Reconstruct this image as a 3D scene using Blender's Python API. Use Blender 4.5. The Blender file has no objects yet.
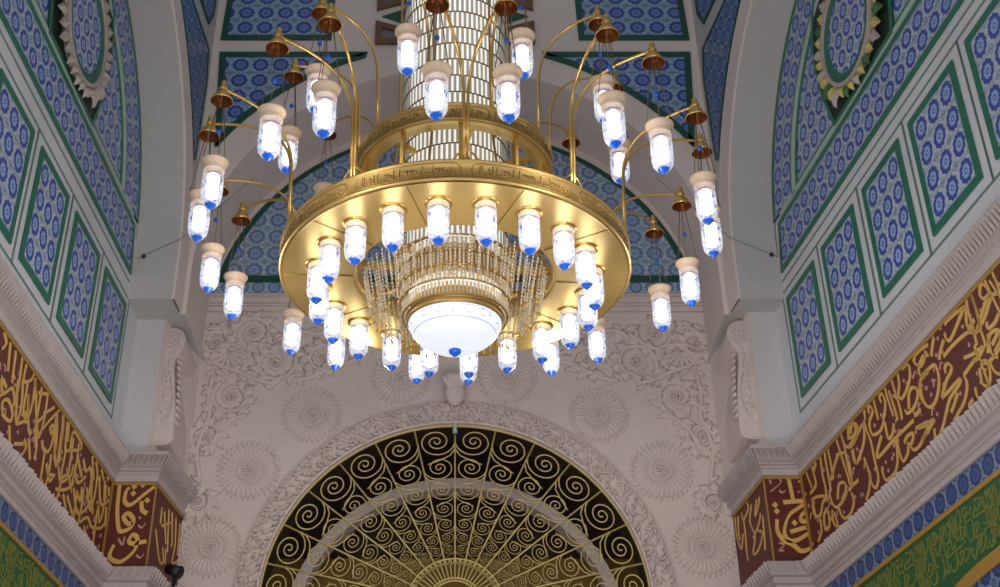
import bpy, bmesh, math, random
from mathutils import Vector, Matrix
random.seed(7)
PI = math.pi
scene = bpy.context.scene
COL = scene.collection

# ------------------------------------------------------------------ node helpers
class NT:
    def __init__(s, name):
        s.m = bpy.data.materials.new(name); s.m.use_nodes = True
        s.t = s.m.node_tree; s.t.nodes.clear()
        s.out = s.t.nodes.new('ShaderNodeOutputMaterial')
    def n(s, typ, **k):
        o = s.t.nodes.new(typ)
        for a, b in k.items(): setattr(o, a, b)
        return o
    def put(s, sock, v):
        if isinstance(v, bpy.types.NodeSocket): s.t.links.new(v, sock)
        else: sock.default_value = v
    def math(s, op, a, b=0.0, c=0.0):
        o = s.n('ShaderNodeMath', operation=op)
        s.put(o.inputs[0], a); s.put(o.inputs[1], b); s.put(o.inputs[2], c)
        return o.outputs[0]
    def step(s, v, e, w=0.02):            # soft 0..1 as v rises through e
        o = s.n('ShaderNodeMapRange', interpolation_type='SMOOTHSTEP')
        s.put(o.inputs[0], v); o.inputs[1].default_value = e - w; o.inputs[2].default_value = e + w
        return o.outputs[0]
    def band(s, v, a, b, w=0.02):
        return s.math('MULTIPLY', s.step(v, a, w), s.math('SUBTRACT', 1.0, s.step(v, b, w)))
    def mix(s, f, a, b):
        o = s.n('ShaderNodeMix', data_type='RGBA')
        s.put(o.inputs[0], f)
        s.put(o.inputs[6], a if isinstance(a, bpy.types.NodeSocket) else (*a, 1)[:4])
        s.put(o.inputs[7], b if isinstance(b, bpy.types.NodeSocket) else (*b, 1)[:4])
        return o.outputs[2]
    def noise(s, scale, detail=2.0, vec=None):
        o = s.n('ShaderNodeTexNoise'); o.inputs['Scale'].default_value = scale
        o.inputs['Detail'].default_value = detail
        if vec is not None: s.t.links.new(vec, o.inputs['Vector'])
        return o.outputs[0]
    def bsdf(s, col, rough=0.6, metal=0.0, **k):
        b = s.n('ShaderNodeBsdfPrincipled')
        s.put(b.inputs['Base Color'], col if isinstance(col, bpy.types.NodeSocket) else (*col, 1)[:4])
        s.put(b.inputs['Roughness'], rough); s.put(b.inputs['Metallic'], metal)
        for a, v in k.items(): s.put(b.inputs[a.replace('_', ' ')], v)
        return b
    def done(s, sh):
        s.t.links.new(sh.outputs[0] if hasattr(sh, 'outputs') else sh, s.out.inputs[0]); return s.m

def srgb(r, g, b):
    f = lambda c: (c/255/12.92) if c/255 <= .04045 else ((c/255+.055)/1.055)**2.4
    return (f(r), f(g), f(b))

def simple(name, col, rough=.6, metal=0, var=.12, scale=4.0, bump=0.0, bscale=30):
    t = NT(name)
    tc = t.n('ShaderNodeTexCoord')
    nz = t.noise(scale, 4, tc.outputs['Object'])
    a = tuple(c*(1-var) for c in col); b = tuple(min(1, c*(1+var)) for c in col)
    c = t.mix(nz, a, b)
    bs = t.bsdf(c, rough, metal)
    if bump:
        bn = t.n('ShaderNodeBump'); bn.inputs['Strength'].default_value = bump; bn.inputs['Distance'].default_value = .01
        t.t.links.new(t.noise(bscale, 3, tc.outputs['Object']), bn.inputs['Height'])
        t.t.links.new(bn.outputs[0], bs.inputs['Normal'])
    return t.done(bs)

def tile_mat(name, bg, ring, inner, motif, rad=.36, grout_v=True, grout_u=False, checker=False, rough=.35, strong=.95):
    """glazed tiles, one rosette per uv cell with small quarter flowers at the corners"""
    t = NT(name)
    uv = t.n('ShaderNodeUVMap'); sep = t.n('ShaderNodeSeparateXYZ'); t.t.links.new(uv.outputs[0], sep.inputs[0])
    U, V = sep.outputs[0], sep.outputs[1]
    pu = t.math('SUBTRACT', t.math('FRACT', U), .5); pv = t.math('SUBTRACT', t.math('FRACT', V), .5)
    au = t.math('ABSOLUTE', pu); av = t.math('ABSOLUTE', pv)
    r = t.math('SQRT', t.math('ADD', t.math('MULTIPLY', pu, pu), t.math('MULTIPLY', pv, pv)))
    th = t.math('ARCTAN2', pv, pu)
    pet = t.math('COSINE', t.math('MULTIPLY', th, 10.0))
    rr = t.math('SUBTRACT', r, t.math('MULTIPLY', pet, .022))
    n1 = t.noise(9.0, 2, uv.outputs[0])
    base = t.mix(t.band(n1, .5, .56, .02), bg, motif)
    # corner flower
    cu = t.math('SUBTRACT', .5, au); cv = t.math('SUBTRACT', .5, av)
    rc = t.math('SQRT', t.math('ADD', t.math('MULTIPLY', cu, cu), t.math('MULTIPLY', cv, cv)))
    base = t.mix(t.band(rc, .10, .17, .02), base, motif)
    base = t.mix(t.math('SUBTRACT', 1.0, t.step(rc, .05, .02)), base, ring)
    # side tendrils
    sd = t.math('ABSOLUTE', t.math('SUBTRACT', t.math('MAXIMUM', au, av), .43))
    base = t.mix(t.math('MULTIPLY', t.math('SUBTRACT', 1.0, t.step(sd, .02, .015)), .6), base, motif)
    col = t.mix(t.math('MULTIPLY', t.band(rr, rad*.56, rad, .02), strong), base, ring)
    seg = t.math('MULTIPLY', t.band(rr, rad*.68, rad*.9, .02), t.step(pet, .5, .4))
    col = t.mix(t.math('MULTIPLY', seg, .55), col, tuple(c*.75 for c in ring))
    col = t.mix(t.math('SUBTRACT', 1.0, t.step(rr, rad*.54, .02)), col, inner)
    col = t.mix(t.band(r, rad*.16, rad*.26, .015), col, ring)
    if grout_v: col = t.mix(t.math('MULTIPLY', t.step(av, .485, .012), .8), col, tuple(c*.22 for c in bg))
    if grout_u: col = t.mix(t.math('MULTIPLY', t.step(au, .485, .012), .5), col, tuple(c*.3 for c in bg))
    n2 = t.noise(1.3, 3, uv.outputs[0])
    col = t.mix(t.math('MULTIPLY', n2, .12), col, tuple(c*.55 for c in bg))
    return t.done(t.bsdf(col, rough))

M = {}
M['plaster'] = simple('pink_white_plaster', srgb(222, 210, 205), .75, 0, .07, 1.3, .25, 40)
M['carved'] = simple('carved_plaster', srgb(216, 202, 198), .7, 0, .10, 3.0, .35, 60)
M['grey_plaster'] = simple('grey_painted_plaster', srgb(188, 187, 186), .7, 0, .06, 1.0, .15, 30)
M['pale_strip'] = simple('pale_painted_strip', srgb(208, 211, 220), .6, 0, .05, 2.0)
M['pilaster'] = simple('blue_grey_plaster', srgb(204, 200, 202), .65, 0, .06, 1.2, .15, 30)
M['cornice'] = simple('cornice_plaster', srgb(188, 178, 178), .7, 0, .08, 3.0, .3, 70)
M['leafcut'] = simple('cornice_leaf_plaster', srgb(190, 180, 178), .8, 0, .12, 8.0, .4, 90)
M['green'] = simple('green_glazed_border', srgb(38, 112, 88), .35, 0, .22, 5.0)
M['dark_green'] = simple('dark_green_glazed_border', srgb(24, 78, 62), .35, 0, .22, 5.0)
M['line'] = simple('thin_green_line_paint', srgb(112, 136, 128), .6, 0, .2, 6.0)
M['tile_wall'] = tile_mat('rosette_tiles', srgb(198, 208, 214), srgb(30, 62, 172), srgb(150, 178, 226), srgb(140, 165, 192), .41)
M['tile_band'] = tile_mat('rosette_border_tiles', srgb(190, 202, 212), srgb(28, 58, 166), srgb(142, 170, 222), srgb(124, 152, 184), .41, grout_v=True)
M['tile_far'] = tile_mat('blue_flower_tiles', srgb(160, 186, 204), srgb(28, 50, 150), srgb(104, 128, 196), srgb(98, 136, 172), .40)
M['tile_spandrel'] = tile_mat('dense_flower_tiles', srgb(150, 174, 200), srgb(38, 66, 140), srgb(100, 130, 184), srgb(62, 96, 140), .42, grout_v=False)
M['tile_lunette'] = tile_mat('lunette_tiles', srgb(186, 202, 212), srgb(62, 96, 158), srgb(142, 168, 202), srgb(116, 148, 178), .42, strong=.75)
M['tile_frieze'] = tile_mat('dark_blue_frieze_tiles', srgb(140, 160, 185), srgb(14, 48, 120), srgb(40, 84, 150), srgb(50, 84, 130), .43, grout_v=False, grout_u=False, strong=.95)
M['maroon'] = simple('maroon_inscription_ground', srgb(94, 34, 30), .5, 0, .2, 6.0)
M['gilt_paint'] = simple('gold_leaf_lettering', srgb(222, 180, 100), .45, .15, .15, 8.0)
M['gilt_border'] = simple('dull_gold_border', srgb(176, 140, 62), .5, .15, .12, 8.0)
M['pale_mark'] = simple('pale_lettering_marks', srgb(200, 150, 140), .6)
M['ins_green'] = simple('green_inscription_ground', srgb(34, 96, 54), .5, 0, .3, 6.0)
M['olive_gilt'] = simple('olive_gold_lettering', srgb(122, 130, 62), .5, .1, .2, 8.0)
M['leaf_yellow'] = simple('yellow_acanthus', srgb(202, 186, 112), .6, 0, .25, 9.0)
M['leaf_white'] = simple('cream_acanthus', srgb(184, 174, 168), .6, 0, .2, 9.0)
M['leaf_green'] = simple('green_acanthus', srgb(66, 112, 66), .6, 0, .2, 9.0)
M['surround'] = simple('dark_medallion_ground', srgb(30, 46, 38), .5, 0, .3, 6.0)
M['stripe'] = simple('pale_green_stripe', srgb(176, 196, 190), .5, 0, .06, 5.0)
M['brass'] = simple('polished_brass', srgb(228, 186, 104), .28, .9, .06, 3.0)
M['antique_brass'] = simple('antique_brass', srgb(196, 164, 100), .42, .7, .18, 9.0, .25, 60)
M['engraved'] = simple('engraved_brass', srgb(158, 128, 74), .45, .6, .15, 12.0)
M['dark_brass'] = simple('dark_brass', srgb(128, 96, 44), .42, .75, .2, 12.0)
M['soffit_brass'] = simple('satin_brass_sheet', srgb(240, 208, 134), .33, .75, .05, 2.0)
M['copper_inside'] = simple('coppery_bell_inside', srgb(120, 66, 28), .4, .7, .1, 5.0)
M['grille'] = simple('gold_wrought_iron', srgb(214, 194, 126), .45, .2, .12, 9.0)
M['collar'] = simple('frosted_amber_collar', srgb(232, 206, 178), .5, .0, .12, 30.0)
M['wood'] = simple('brown_wood_frame', srgb(112, 82, 60), .5, 0, .2, 10.0)
M['pane'] = simple('grey_window_pane', srgb(120, 124, 128), .25, 0, .1, 3.0)
M['dark_room'] = simple('dark_brown_hanging', srgb(52, 38, 30), .8, 0, .3, 3.0)
M['ochre_glow'] = simple('ochre_painted_glow', srgb(128, 98, 34), .6, 0, .2, 3.0)  # yellow glow behind the grille, put into the colour
M['black'] = simple('black_metal', (.012, .013, .015), .4, .2)
M['wire'] = simple('dark_wire', (.09, .085, .08), .6)
M['chain'] = simple('chain_metal', srgb(120, 108, 88), .4, .6)
M['carpet'] = simple('red_carpet', srgb(110, 40, 36), .9, 0, .2, 6.0)

def blue_glass(name, strength):
    t = NT(name)
    b = t.bsdf(srgb(24, 90, 205), .15)
    b.inputs['Emission Color'].default_value = (*srgb(30, 105, 220), 1); b.inputs['Emission Strength'].default_value = strength
    return t.done(b)
M['blue_glass'] = blue_glass('lit_blue_glass', .35)
M['bead'] = blue_glass('blue_glass_bead', .03)

def shade_glass(name, em, alpha, pat, us=8, vs=7):
    """lit milk glass with faint blue painted flowers; part of it lets the bulb show through"""
    t = NT(name)
    uv = t.n('ShaderNodeUVMap'); sep = t.n('ShaderNodeSeparateXYZ'); t.t.links.new(uv.outputs[0], sep.inputs[0])
    v = sep.outputs[1]; u = sep.outputs[0]
    mp = t.n('ShaderNodeMapping'); t.t.links.new(uv.outputs[0], mp.inputs[0]); mp.inputs['Scale'].default_value = (us, vs, 1)
    vo = t.n('ShaderNodeTexVoronoi'); t.t.links.new(mp.outputs[0], vo.inputs[0]); vo.inputs['Scale'].default_value = 1.0
    fl = t.math('SUBTRACT', 1.0, t.step(vo.outputs['Distance'], .30, .10))
    zone = t.band(v, .68, .90, .04) if us > 10 else t.math('ADD', t.band(v, .60, .90, .04), t.band(v, .10, .34, .04))
    fl = t.math('MULTIPLY', fl, t.math('MULTIPLY', zone, pat))
    lines = t.math('MULTIPLY', t.math('ADD', t.band(v, .885, .91, .01), t.band(v, .60, .62, .01)), pat)
    f = t.math('MINIMUM', t.math('ADD', fl, lines), 1.0)
    col = t.mix(f, (.86, .92, 1.0), srgb(70, 120, 215))
    e = t.n('ShaderNodeEmission'); t.t.links.new(col, e.inputs[0]); e.inputs[1].default_value = em
    dk = t.mix(f, (.55, .58, .64), srgb(40, 80, 180)); g = t.bsdf(dk, .2)
    a = t.n('ShaderNodeAddShader'); t.t.links.new(e.outputs[0], a.inputs[0]); t.t.links.new(g.outputs[0], a.inputs[1])
    tr = t.n('ShaderNodeBsdfTransparent')
    mx = t.n('ShaderNodeMixShader'); mx.inputs[0].default_value = alpha
    t.t.links.new(tr.outputs[0], mx.inputs[1]); t.t.links.new(a.outputs[0], mx.inputs[2])
    return t.done(mx)
M['shade'] = shade_glass('lit_lamp_glass', .20, .60, 1.0)
M['bowl'] = shade_glass('lit_bowl_glass', .74, .95, .6, 34, 16)
def emit(name, col, s):
    t = NT(name); e = t.n('ShaderNodeEmission'); e.inputs[0].default_value = (*col, 1); e.inputs[1].default_value = s
    return t.done(e)
M['bulb'] = emit('glowing_bulb', (1, .96, .90), 6.0)
def crystal(name, col, alpha, em=0):
    t = NT(name)
    tc = t.n('ShaderNodeTexCoord')
    b = t.bsdf(col, .12); b.inputs['IOR'].default_value = 1.6
    b.inputs['Specular IOR Level'].default_value = .9
    if em: b.inputs['Emission Color'].default_value = (*col, 1); b.inputs['Emission Strength'].default_value = em
    tr = t.n('ShaderNodeBsdfTransparent')
    mx = t.n('ShaderNodeMixShader'); mx.inputs[0].default_value = alpha
    t.t.links.new(tr.outputs[0], mx.inputs[1]); t.t.links.new(b.outputs[0], mx.inputs[2])
    return t.done(mx)
M['crystal'] = crystal('clear_crystal_rods', srgb(196, 194, 184), .6)
M['crystal_gold'] = crystal('champagne_crystal_beads', srgb(238, 226, 200), .62)
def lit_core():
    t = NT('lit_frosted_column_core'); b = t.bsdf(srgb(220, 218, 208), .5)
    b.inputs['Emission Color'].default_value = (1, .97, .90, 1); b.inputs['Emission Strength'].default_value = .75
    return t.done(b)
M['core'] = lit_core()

# ------------------------------------------------------------------ mesh helpers
class MB:
    def __init__(s): s.v = []; s.f = []; s.uv = []; s.mi = []; s.sm = []
    def add(s, vs, fs, uvs=None, mi=0, smooth=False):
        b = len(s.v); s.v += [tuple(p) for p in vs]
        for f in fs:
            s.f.append([b+i for i in f]); s.mi.append(mi); s.sm.append(smooth)
            s.uv.append([uvs[i] if uvs else (0, 0) for i in f])
        return s
    def quad(s, a, b, c, d, uvs=None, mi=0): return s.add([a, b, c, d], [(0, 1, 2, 3)], uvs, mi)
    def box(s, c, d, rot=None, mi=0):
        vs = []
        for x in (-1, 1):
            for y in (-1, 1):
                for z in (-1, 1):
                    p = Vector((x*d[0]/2, y*d[1]/2, z*d[2]/2))
                    if rot is not None: p = rot @ p
                    vs.append(p+Vector(c))
        return s.add(vs, [(0, 1, 3, 2), (4, 6, 7, 5), (0, 4, 5, 1), (2, 3, 7, 6), (0, 2, 6, 4), (1, 5, 7, 3)], None, mi)
    def tube(s, pts, r, n=6, closed=False, mi=0, smooth=True):
        pts = [Vector(p) for p in pts]; m = len(pts)
        if m < 2: return s
        rs = r if isinstance(r, (list, tuple)) else [r]*m
        vs = []; up = None
        for i, p in enumerate(pts):
            if closed: t = pts[(i+1) % m]-pts[i-1]
            else: t = pts[min(i+1, m-1)]-pts[max(i-1, 0)]
            if t.length < 1e-9: t = Vector((0, 0, 1))
            t.normalize()
            if up is None:
                up = Vector((0, 0, 1)) if abs(t.z) < .9 else Vector((1, 0, 0))
            up = up - t*up.dot(t)
            if up.length < 1e-6: up = t.orthogonal()
            up.normalize(); sd = t.cross(up)
            for k in range(n):
                a = 2*PI*k/n; vs.append(p+(up*math.cos(a)+sd*math.sin(a))*rs[i])
        fs = []
        for i in range(m if closed else m-1):
            for k in range(n):
                a = i*n+k; b = i*n+(k+1) % n; j = ((i+1) % m)*n
                fs.append((a, b, j+(k+1) % n, j+k))
        if not closed: fs += [tuple(range(n-1, -1, -1)), tuple((m-1)*n+k for k in range(n))]
        return s.add(vs, fs, None, mi, smooth)
    def lathe(s, prof, n=24, c=(0, 0, 0), mi=0, smooth=True, a0=0, a1=2*PI):
        """prof: (r, z) from bottom to top; uv u = turn, v = 0..1 along the profile"""
        full = abs(a1-a0-2*PI) < 1e-6; m = n if full else n+1
        vs = []; k = len(prof)
        for i in range(m):
            a = a0+(a1-a0)*i/n
            for (r, z) in prof: vs.append((c[0]+r*math.cos(a), c[1]+r*math.sin(a), c[2]+z))
        b = len(s.v); s.v += vs
        for i in range(n):
            j = (i+1) % m
            for q in range(k-1):
                s.f.append([b+i*k+q, b+j*k+q, b+j*k+q+1, b+i*k+q+1]); s.mi.append(mi); s.sm.append(smooth)
                v0, v1 = q/(k-1), (q+1)/(k-1)
                s.uv.append([(i/n, v0), ((i+1)/n, v0), ((i+1)/n, v1), (i/n, v1)])
        return s
    def ellipsoid(s, c, d, rot=None, n=8, m=5, mi=0):
        vs = []; fs = []
        for j in range(m+1):
            p = PI*j/m
            for i in range(n):
                a = 2*PI*i/n
                q = Vector((d[0]*math.sin(p)*math.cos(a), d[1]*math.sin(p)*math.sin(a), d[2]*math.cos(p)))
                if rot is not None: q = rot @ q
                vs.append(q+Vector(c))
        for j in range(m):
            for i in range(n): fs.append((j*n+i, (j+1)*n+i, (j+1)*n+(i+1) % n, j*n+(i+1) % n))
        return s.add(vs, fs, None, mi, True)
    def build(s, name, mats, parent=None, loc=(0, 0, 0), label=None):
        me = bpy.data.meshes.new(name)
        me.from_pydata(s.v, [], s.f)
        if not isinstance(mats, (list, tuple)): mats = [mats]
        for m in mats: me.materials.append(m)
        uvl = me.uv_layers.new(name='UVMap')
        k = 0
        flat = []
        for f in s.uv:
            for q in f: flat += [q[0], q[1]]
        uvl.data.foreach_set('uv', flat)
        me.polygons.foreach_set('material_index', s.mi)
        me.polygons.foreach_set('use_smooth', s.sm)
        bm = bmesh.new(); bm.from_mesh(me)
        bmesh.ops.recalc_face_normals(bm, faces=bm.faces); bm.to_mesh(me); bm.free()
        me.update()
        o = bpy.data.objects.new(name, me); COL.objects.link(o); o.location = loc
        if parent is not None: o.parent = parent
        if label: o['label'] = label
        return o

def tag(o, label, cat, group=None):
    o['label'] = label; o['category'] = cat
    if group: o['group'] = group
    return o
def struct(o): o['kind'] = 'structure'; return o
def empty(name, loc=(0, 0, 0)):
    o = bpy.data.objects.new(name, None); COL.objects.link(o); o.location = loc; o.empty_display_size = .2
    return o
def dup(o, parent=None):
    c = o.copy(); COL.objects.link(c)
    if parent is not None: c.parent = parent
    for ch in KIDS.get(o.name, []):
        d = ch.copy(); COL.objects.link(d); d.parent = c; d.matrix_parent_inverse = ch.matrix_parent_inverse.copy()
    return c
KIDS = {}

# ------------------------------------------------------------------ wall frames (metres; the camera's eye is the origin, floor 1.6 m below)
# side wall planes run along y; a point on them is (y, z) plus an offset towards the room
def wx(side, y):
    return (3.70+(12.85-y)*.1361) if side > 0 else -(3.695+(13.14-y)*.05125)
def nrm(side):
    k = .1361 if side > 0 else .05125
    l = math.hypot(1, k); return (-side/l, -k/l)          # towards the room
def wall_pt(side):
    n = nrm(side)
    return lambda y, z, o=0.0: (wx(side, y)+n[0]*o, y+n[1]*o, z)
def front_pt(side):                                          # face of the side arch towards the room
    k = .1361 if side > 0 else .05125
    n = nrm(side)
    return lambda y, z, o=0.0: (side*(3.2+(12.9-y)*k)+n[0]*o, y+n[1]*o, z)
def far_pt(Y): return lambda x, z, o=0.0: (x, Y-o, z)

def inset(poly, d):
    a = sum(poly[i-1][0]*poly[i][1]-poly[i][0]*poly[i-1][1] for i in range(len(poly)))
    sg = 1 if a > 0 else -1; out = []; n = len(poly)
    for i in range(n):
        p0, p1, p2 = poly[i-1], poly[i], poly[(i+1) % n]
        def nn(a, b):
            dx, dy = b[0]-a[0], b[1]-a[1]; l = math.hypot(dx, dy) or 1e-9
            return (-dy/l*sg, dx/l*sg)
        n1, n2 = nn(p0, p1), nn(p1, p2)
        bx, by = n1[0]+n2[0], n1[1]+n2[1]; q = (bx*bx+by*by)/2 or 1e-6
        k = min(d/q*1.0, d*3) if q > 1e-6 else d
        out.append((p1[0]+bx*k, p1[1]+by*k))
    return out

def slab(mb, fp, poly, o0, o1, uvf=None, mi=0):
    n = len(poly)
    vs = [fp(p[0], p[1], o1) for p in poly]+[fp(p[0], p[1], o0) for p in poly]
    uvs = [uvf(*p) if uvf else (0, 0) for p in poly]*2
    # ear-clip via mathutils so that concave outlines fill cleanly
    from mathutils.geometry import tessellate_polygon
    tris = tessellate_polygon([[Vector((p[0], p[1], 0)) for p in poly]])
    fs = [tuple(t) for t in tris]+[(i, (i+1) % n, n+(i+1) % n, n+i) for i in range(n)]
    mb.add(vs, fs, uvs, mi)
def ringslab(mb, fp, outer, inner, o0, o1, uvf=None, mi=0, closed=True):
    n = len(outer); m = n if closed else n-1
    vs = [fp(*p, o1) for p in outer]+[fp(*p, o1) for p in inner]+[fp(*p, o0) for p in outer]+[fp(*p, o0) for p in inner]
    uvs = None
    if uvf: uvs = [uvf(*p) for p in outer]+[uvf(*p) for p in inner]; uvs = uvs+uvs
    fs = []
    for i in range(m):
        j = (i+1) % n
        fs += [(i, j, n+j, n+i), (i, j, 2*n+j, 2*n+i), (n+i, n+j, 3*n+j, 3*n+i)]
    mb.add(vs, fs, uvs, mi)
def arc(cx, cz, r, a0, a1, n):
    return [(cx+r*math.cos(math.radians(a0+(a1-a0)*i/n)), cz+r*math.sin(math.radians(a0+(a1-a0)*i/n))) for i in range(n+1)]
def smooth_path(pts, sub=5):
    """Catmull-Rom through 2D points"""
    if len(pts) < 3: return [tuple(p) for p in pts]
    P = [pts[0]]+list(pts)+[pts[-1]]; out = []
    for i in range(1, len(P)-2):
        for k in range(sub):
            t = k/sub
            out.append(tuple(.5*(2*P[i][q]+(P[i+1][q]-P[i-1][q])*t+(2*P[i-1][q]-5*P[i][q]+4*P[i+1][q]-P[i+2][q])*t*t
                       + (3*P[i][q]-P[i-1][q]-3*P[i+1][q]+P[i+2][q])*t**3) for q in (0, 1)))
    out.append(tuple(pts[-1])); return out
def stroke(mb, fp, pts, w, o0, o1, nib=55, thin=.35, flip=1, taper=False):
    """a broad-pen stroke raised from the panel"""
    p = smooth_path(pts)
    n = len(p); L = []; R = []
    for i in range(n):
        a = p[max(i-1, 0)]; b = p[min(i+1, n-1)]
        dx, dy = b[0]-a[0], b[1]-a[1]; l = math.hypot(dx, dy) or 1e-9
        ang = math.degrees(math.atan2(dy, dx*flip))
        k = thin+(1-thin)*abs(math.sin(math.radians(ang-nib)))
        if taper: k *= .35+.65*math.sin(PI*min(1, (i+.6)/n*1.15+.05)) if n > 2 else 1
        h = w*k/2
        L.append((p[i][0]-dy/l*h, p[i][1]+dx/l*h)); R.append((p[i][0]+dy/l*h, p[i][1]-dx/l*h))
    ringslab(mb, fp, L, R, o0, o1, closed=False)
def diamond(mb, fp, c, w, h, o0, o1):
    slab(mb, fp, [(c[0], c[1]-h), (c[0]+w, c[1]), (c[0], c[1]+h), (c[0]-w, c[1])], o0, o1)

# ------------------------------------------------------------------ THE SETTING
YC, ZC, RS = 9.7, 8.1, 2.85          # side arches: centre, springing, radius
RF = 3.12                            # far arch radius
YF, YS = 14.0, 12.9                  # tympanum plane, face of the far arch
ZT = 13.6
PF = {1: 12.85, -1: 13.02}           # faces of the lower piers
PX = {1: 3.39, -1: -3.38}            # their inner edges
BX = {1: 3.32, -1: -3.247}           # inner edge of the inscription band on the pier
BE = {1: 3.195, -1: -3.137}
ZI = 7.5                             # underside of the arch blocks

def fill_side(mb, fp, y0, y1, z0, z1, off=0):
    mb.quad(fp(y0, z0, off), fp(y1, z0, off), fp(y1, z1, off), fp(y0, z1, off))

struct(MB().quad((-9, -2, -1.6), (9, -2, -1.6), (9, 17, -1.6), (-9, 17, -1.6)).build('floor', M['carpet']))

for side, nm in ((1, 'right'), (-1, 'left')):
    wp, fp = wall_pt(side), front_pt(side)
    mb = MB()
    fill_side(mb, wp, 4.5, PF[side]+.02, -1.6, ZT)
    w = struct(mb.build('wall_'+nm, M['pale_strip']))
    # lower pier: face towards the room, inner side running back to the far wall
    mb = MB(); y = PF[side]; x0 = wx(side, y); x1 = PX[side]
    mb.quad((x0, y, 4.0), (x1, y, 4.0), (x1, y, ZI+.02), (x0, y, ZI+.02))
    ib = MB(); ib.quad((x1, y, 5.7), (side*3.13, YF, 5.7), (side*3.13, YF, ZI+.02), (x1, y, ZI+.02))
    struct(ib.build('wall_pier_side_'+nm, M['plaster']))
    xb, xe = BX[side], BE[side]
    mb.quad((x0, y, -1.6), (xb, y, -1.6), (xb, y, 5.6), (x0, y, 5.6))
    mb.quad((xb, y, -1.6), (xe, YF, -1.6), (xe, YF, 5.6), (xb, y, 5.6))
    struct(mb.build('wall_pier_'+nm, M['pilaster']))
    # side arch: face above the room, soffit, jamb and underside
    mb = MB(); N = 40
    ring = [(YC+RS*math.cos(PI*i/N), ZC+RS*math.sin(PI*i/N)) for i in range(N+1)]
    inner = [(YC+RS, ZI)]+ring+[(YC-RS, ZI)]
    outer = []
    for (a, b) in inner:
        dy, dz = a-YC, b-ZC
        if dz <= 0: outer.append((YS if dy > 0 else 6.3, b)); continue
        ks = []
        if dy > 1e-6: ks.append((YS-YC)/dy)
        if dy < -1e-6: ks.append((6.3-YC)/dy)
        ks.append((ZT-ZC)/dz); k = min(ks)
        outer.append((YC+dy*k, ZC+dz*k))
    # insert rectangle corners by snapping the nearest outer point
    for c in ((YS, ZT), (6.3, ZT)):
        i = min(range(len(outer)), key=lambda i: math.hypot(outer[i][0]-c[0], outer[i][1]-c[1])); outer[i] = c
    vs = [fp(*p) for p in inner]+[fp(*p) for p in outer]; n = len(inner)
    mb.add(vs, [(i, i+1, n+i+1, n+i) for i in range(n-1)])
    vs = [fp(*p) for p in inner]+[wp(*p) for p in inner]
    mb.add(vs, [(i, i+1, n+i+1, n+i) for i in range(n-1)], smooth=False)
    mb.quad(fp(6.0, ZI), fp(YC-RS, ZI), wp(YC-RS, ZI), wp(6.0, ZI))
    mb.add([fp(YC+RS, ZI), fp(YS, ZI), (side*RF, YS, ZI), (side*RF, YF, ZI), (side*3.8, YF, ZI), wp(PF[side], ZI), wp(YC+RS, ZI)], [tuple(range(7))])
    struct(mb.build('wall_arch_'+nm, M['grey_plaster']))
    # raised archivolt strip along the edge of the side arch, and the cap under the springing
    mb = MB()
    ri = [(YC+RS*math.cos(PI*i/N), ZC+RS*math.sin(PI*i/N)) for i in range(N+1)]
    ro = [(YC+(RS+.34)*math.cos(PI*i/N), ZC+(RS+.34)*math.sin(PI*i/N)) for i in range(N+1)]
    ri = [(YC+RS, ZI)]+ri; ro = [(YC+RS+.34, ZI)]+ro
    ringslab(mb, fp, ro, ri, -.02, .03, closed=False)
    struct(mb.build('trim_1' if side > 0 else 'trim_2', M['plaster']))
    # neighbouring pier on the camera side (mostly out of the picture)
    mb = MB()
    mb.box((side*(3.9+.25), 6.15, 5.5), (.9, .3, 4.0))
    # cornices ------------------------------------------------------------
    def path_pts(off):
        """plan of the band surface offset by off towards the room"""
        y = PF[side]; k = .1361 if side > 0 else .05125
        nx, ny = nrm(side)
        a = Vector((wx(side, 5.0), 5.0)); b = Vector((wx(side, y), y)); c = Vector((BX[side], y)); d = Vector((BE[side], YF))
        P = [a, b, c, d]; out = []
        def nv(p, q):
            t = (q-p).normalized(); v = Vector((-t.y, t.x)); return v*(1 if side > 0 else -1)
        ns = [nv(P[i], P[i+1]) for i in range(3)]
        # towards the room: side wall and pier side face inward, pier face faces the camera
        for i in range(4):
            if i == 0: v = ns[0]
            elif i == 3: v = ns[2]
            else: v = (ns[i-1]+ns[i])/(1+ns[i-1].dot(ns[i]))
            out.append(P[i]+v*off)
        return out
    def sweep(mb, prof):
        rows = [[(p.x, p.y, z) for p in path_pts(o)] for (o, z) in prof]
        vs = [q for r in rows for q in r]
        fs = [(i*4+j, i*4+j+1, (i+1)*4+j+1, (i+1)*4+j) for i in range(len(rows)-1) for j in range(3)]
        mb.add(vs, fs)
    def leaves(mb, o0, z0, o1, z1, step, w):
        A, B = path_pts(o0), path_pts(o1)
        for j in range(3):
            L = (A[j+1]-A[j]).length; m = max(2, int(L/step))
            for i in range(m):
                t0 = (i+.5-w/2)/m; t1 = (i+.5+w/2)/m; tm = (i+.5)/m
                a0 = A[j].lerp(A[j+1], t0); a1 = A[j].lerp(A[j+1], t1)
                b0 = B[j].lerp(B[j+1], t0); b1 = B[j].lerp(B[j+1], t1)
                c0 = path_pts_mid(A, B, j, tm)
                f = (B[j]-A[j]).normalized()*.022
                h = random.uniform(-.008, .012)
                vs = [(a0.x, a0.y, z0), (a1.x, a1.y, z0), (b1.x+f.x*.3, b1.y+f.y*.3, z1+h), (b0.x+f.x*.3, b0.y+f.y*.3, z1+h),
                      (c0.x+f.x, c0.y+f.y, (z0+z1)/2-.012), (B[j].lerp(B[j+1], tm).x+f.x*1.6, B[j].lerp(B[j+1], tm).y+f.y*1.6, z1-.012+h)]
                mb.add(vs, [(0, 1, 4), (1, 2, 5, 4), (0, 4, 5, 3), (2, 3, 5)])
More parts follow.
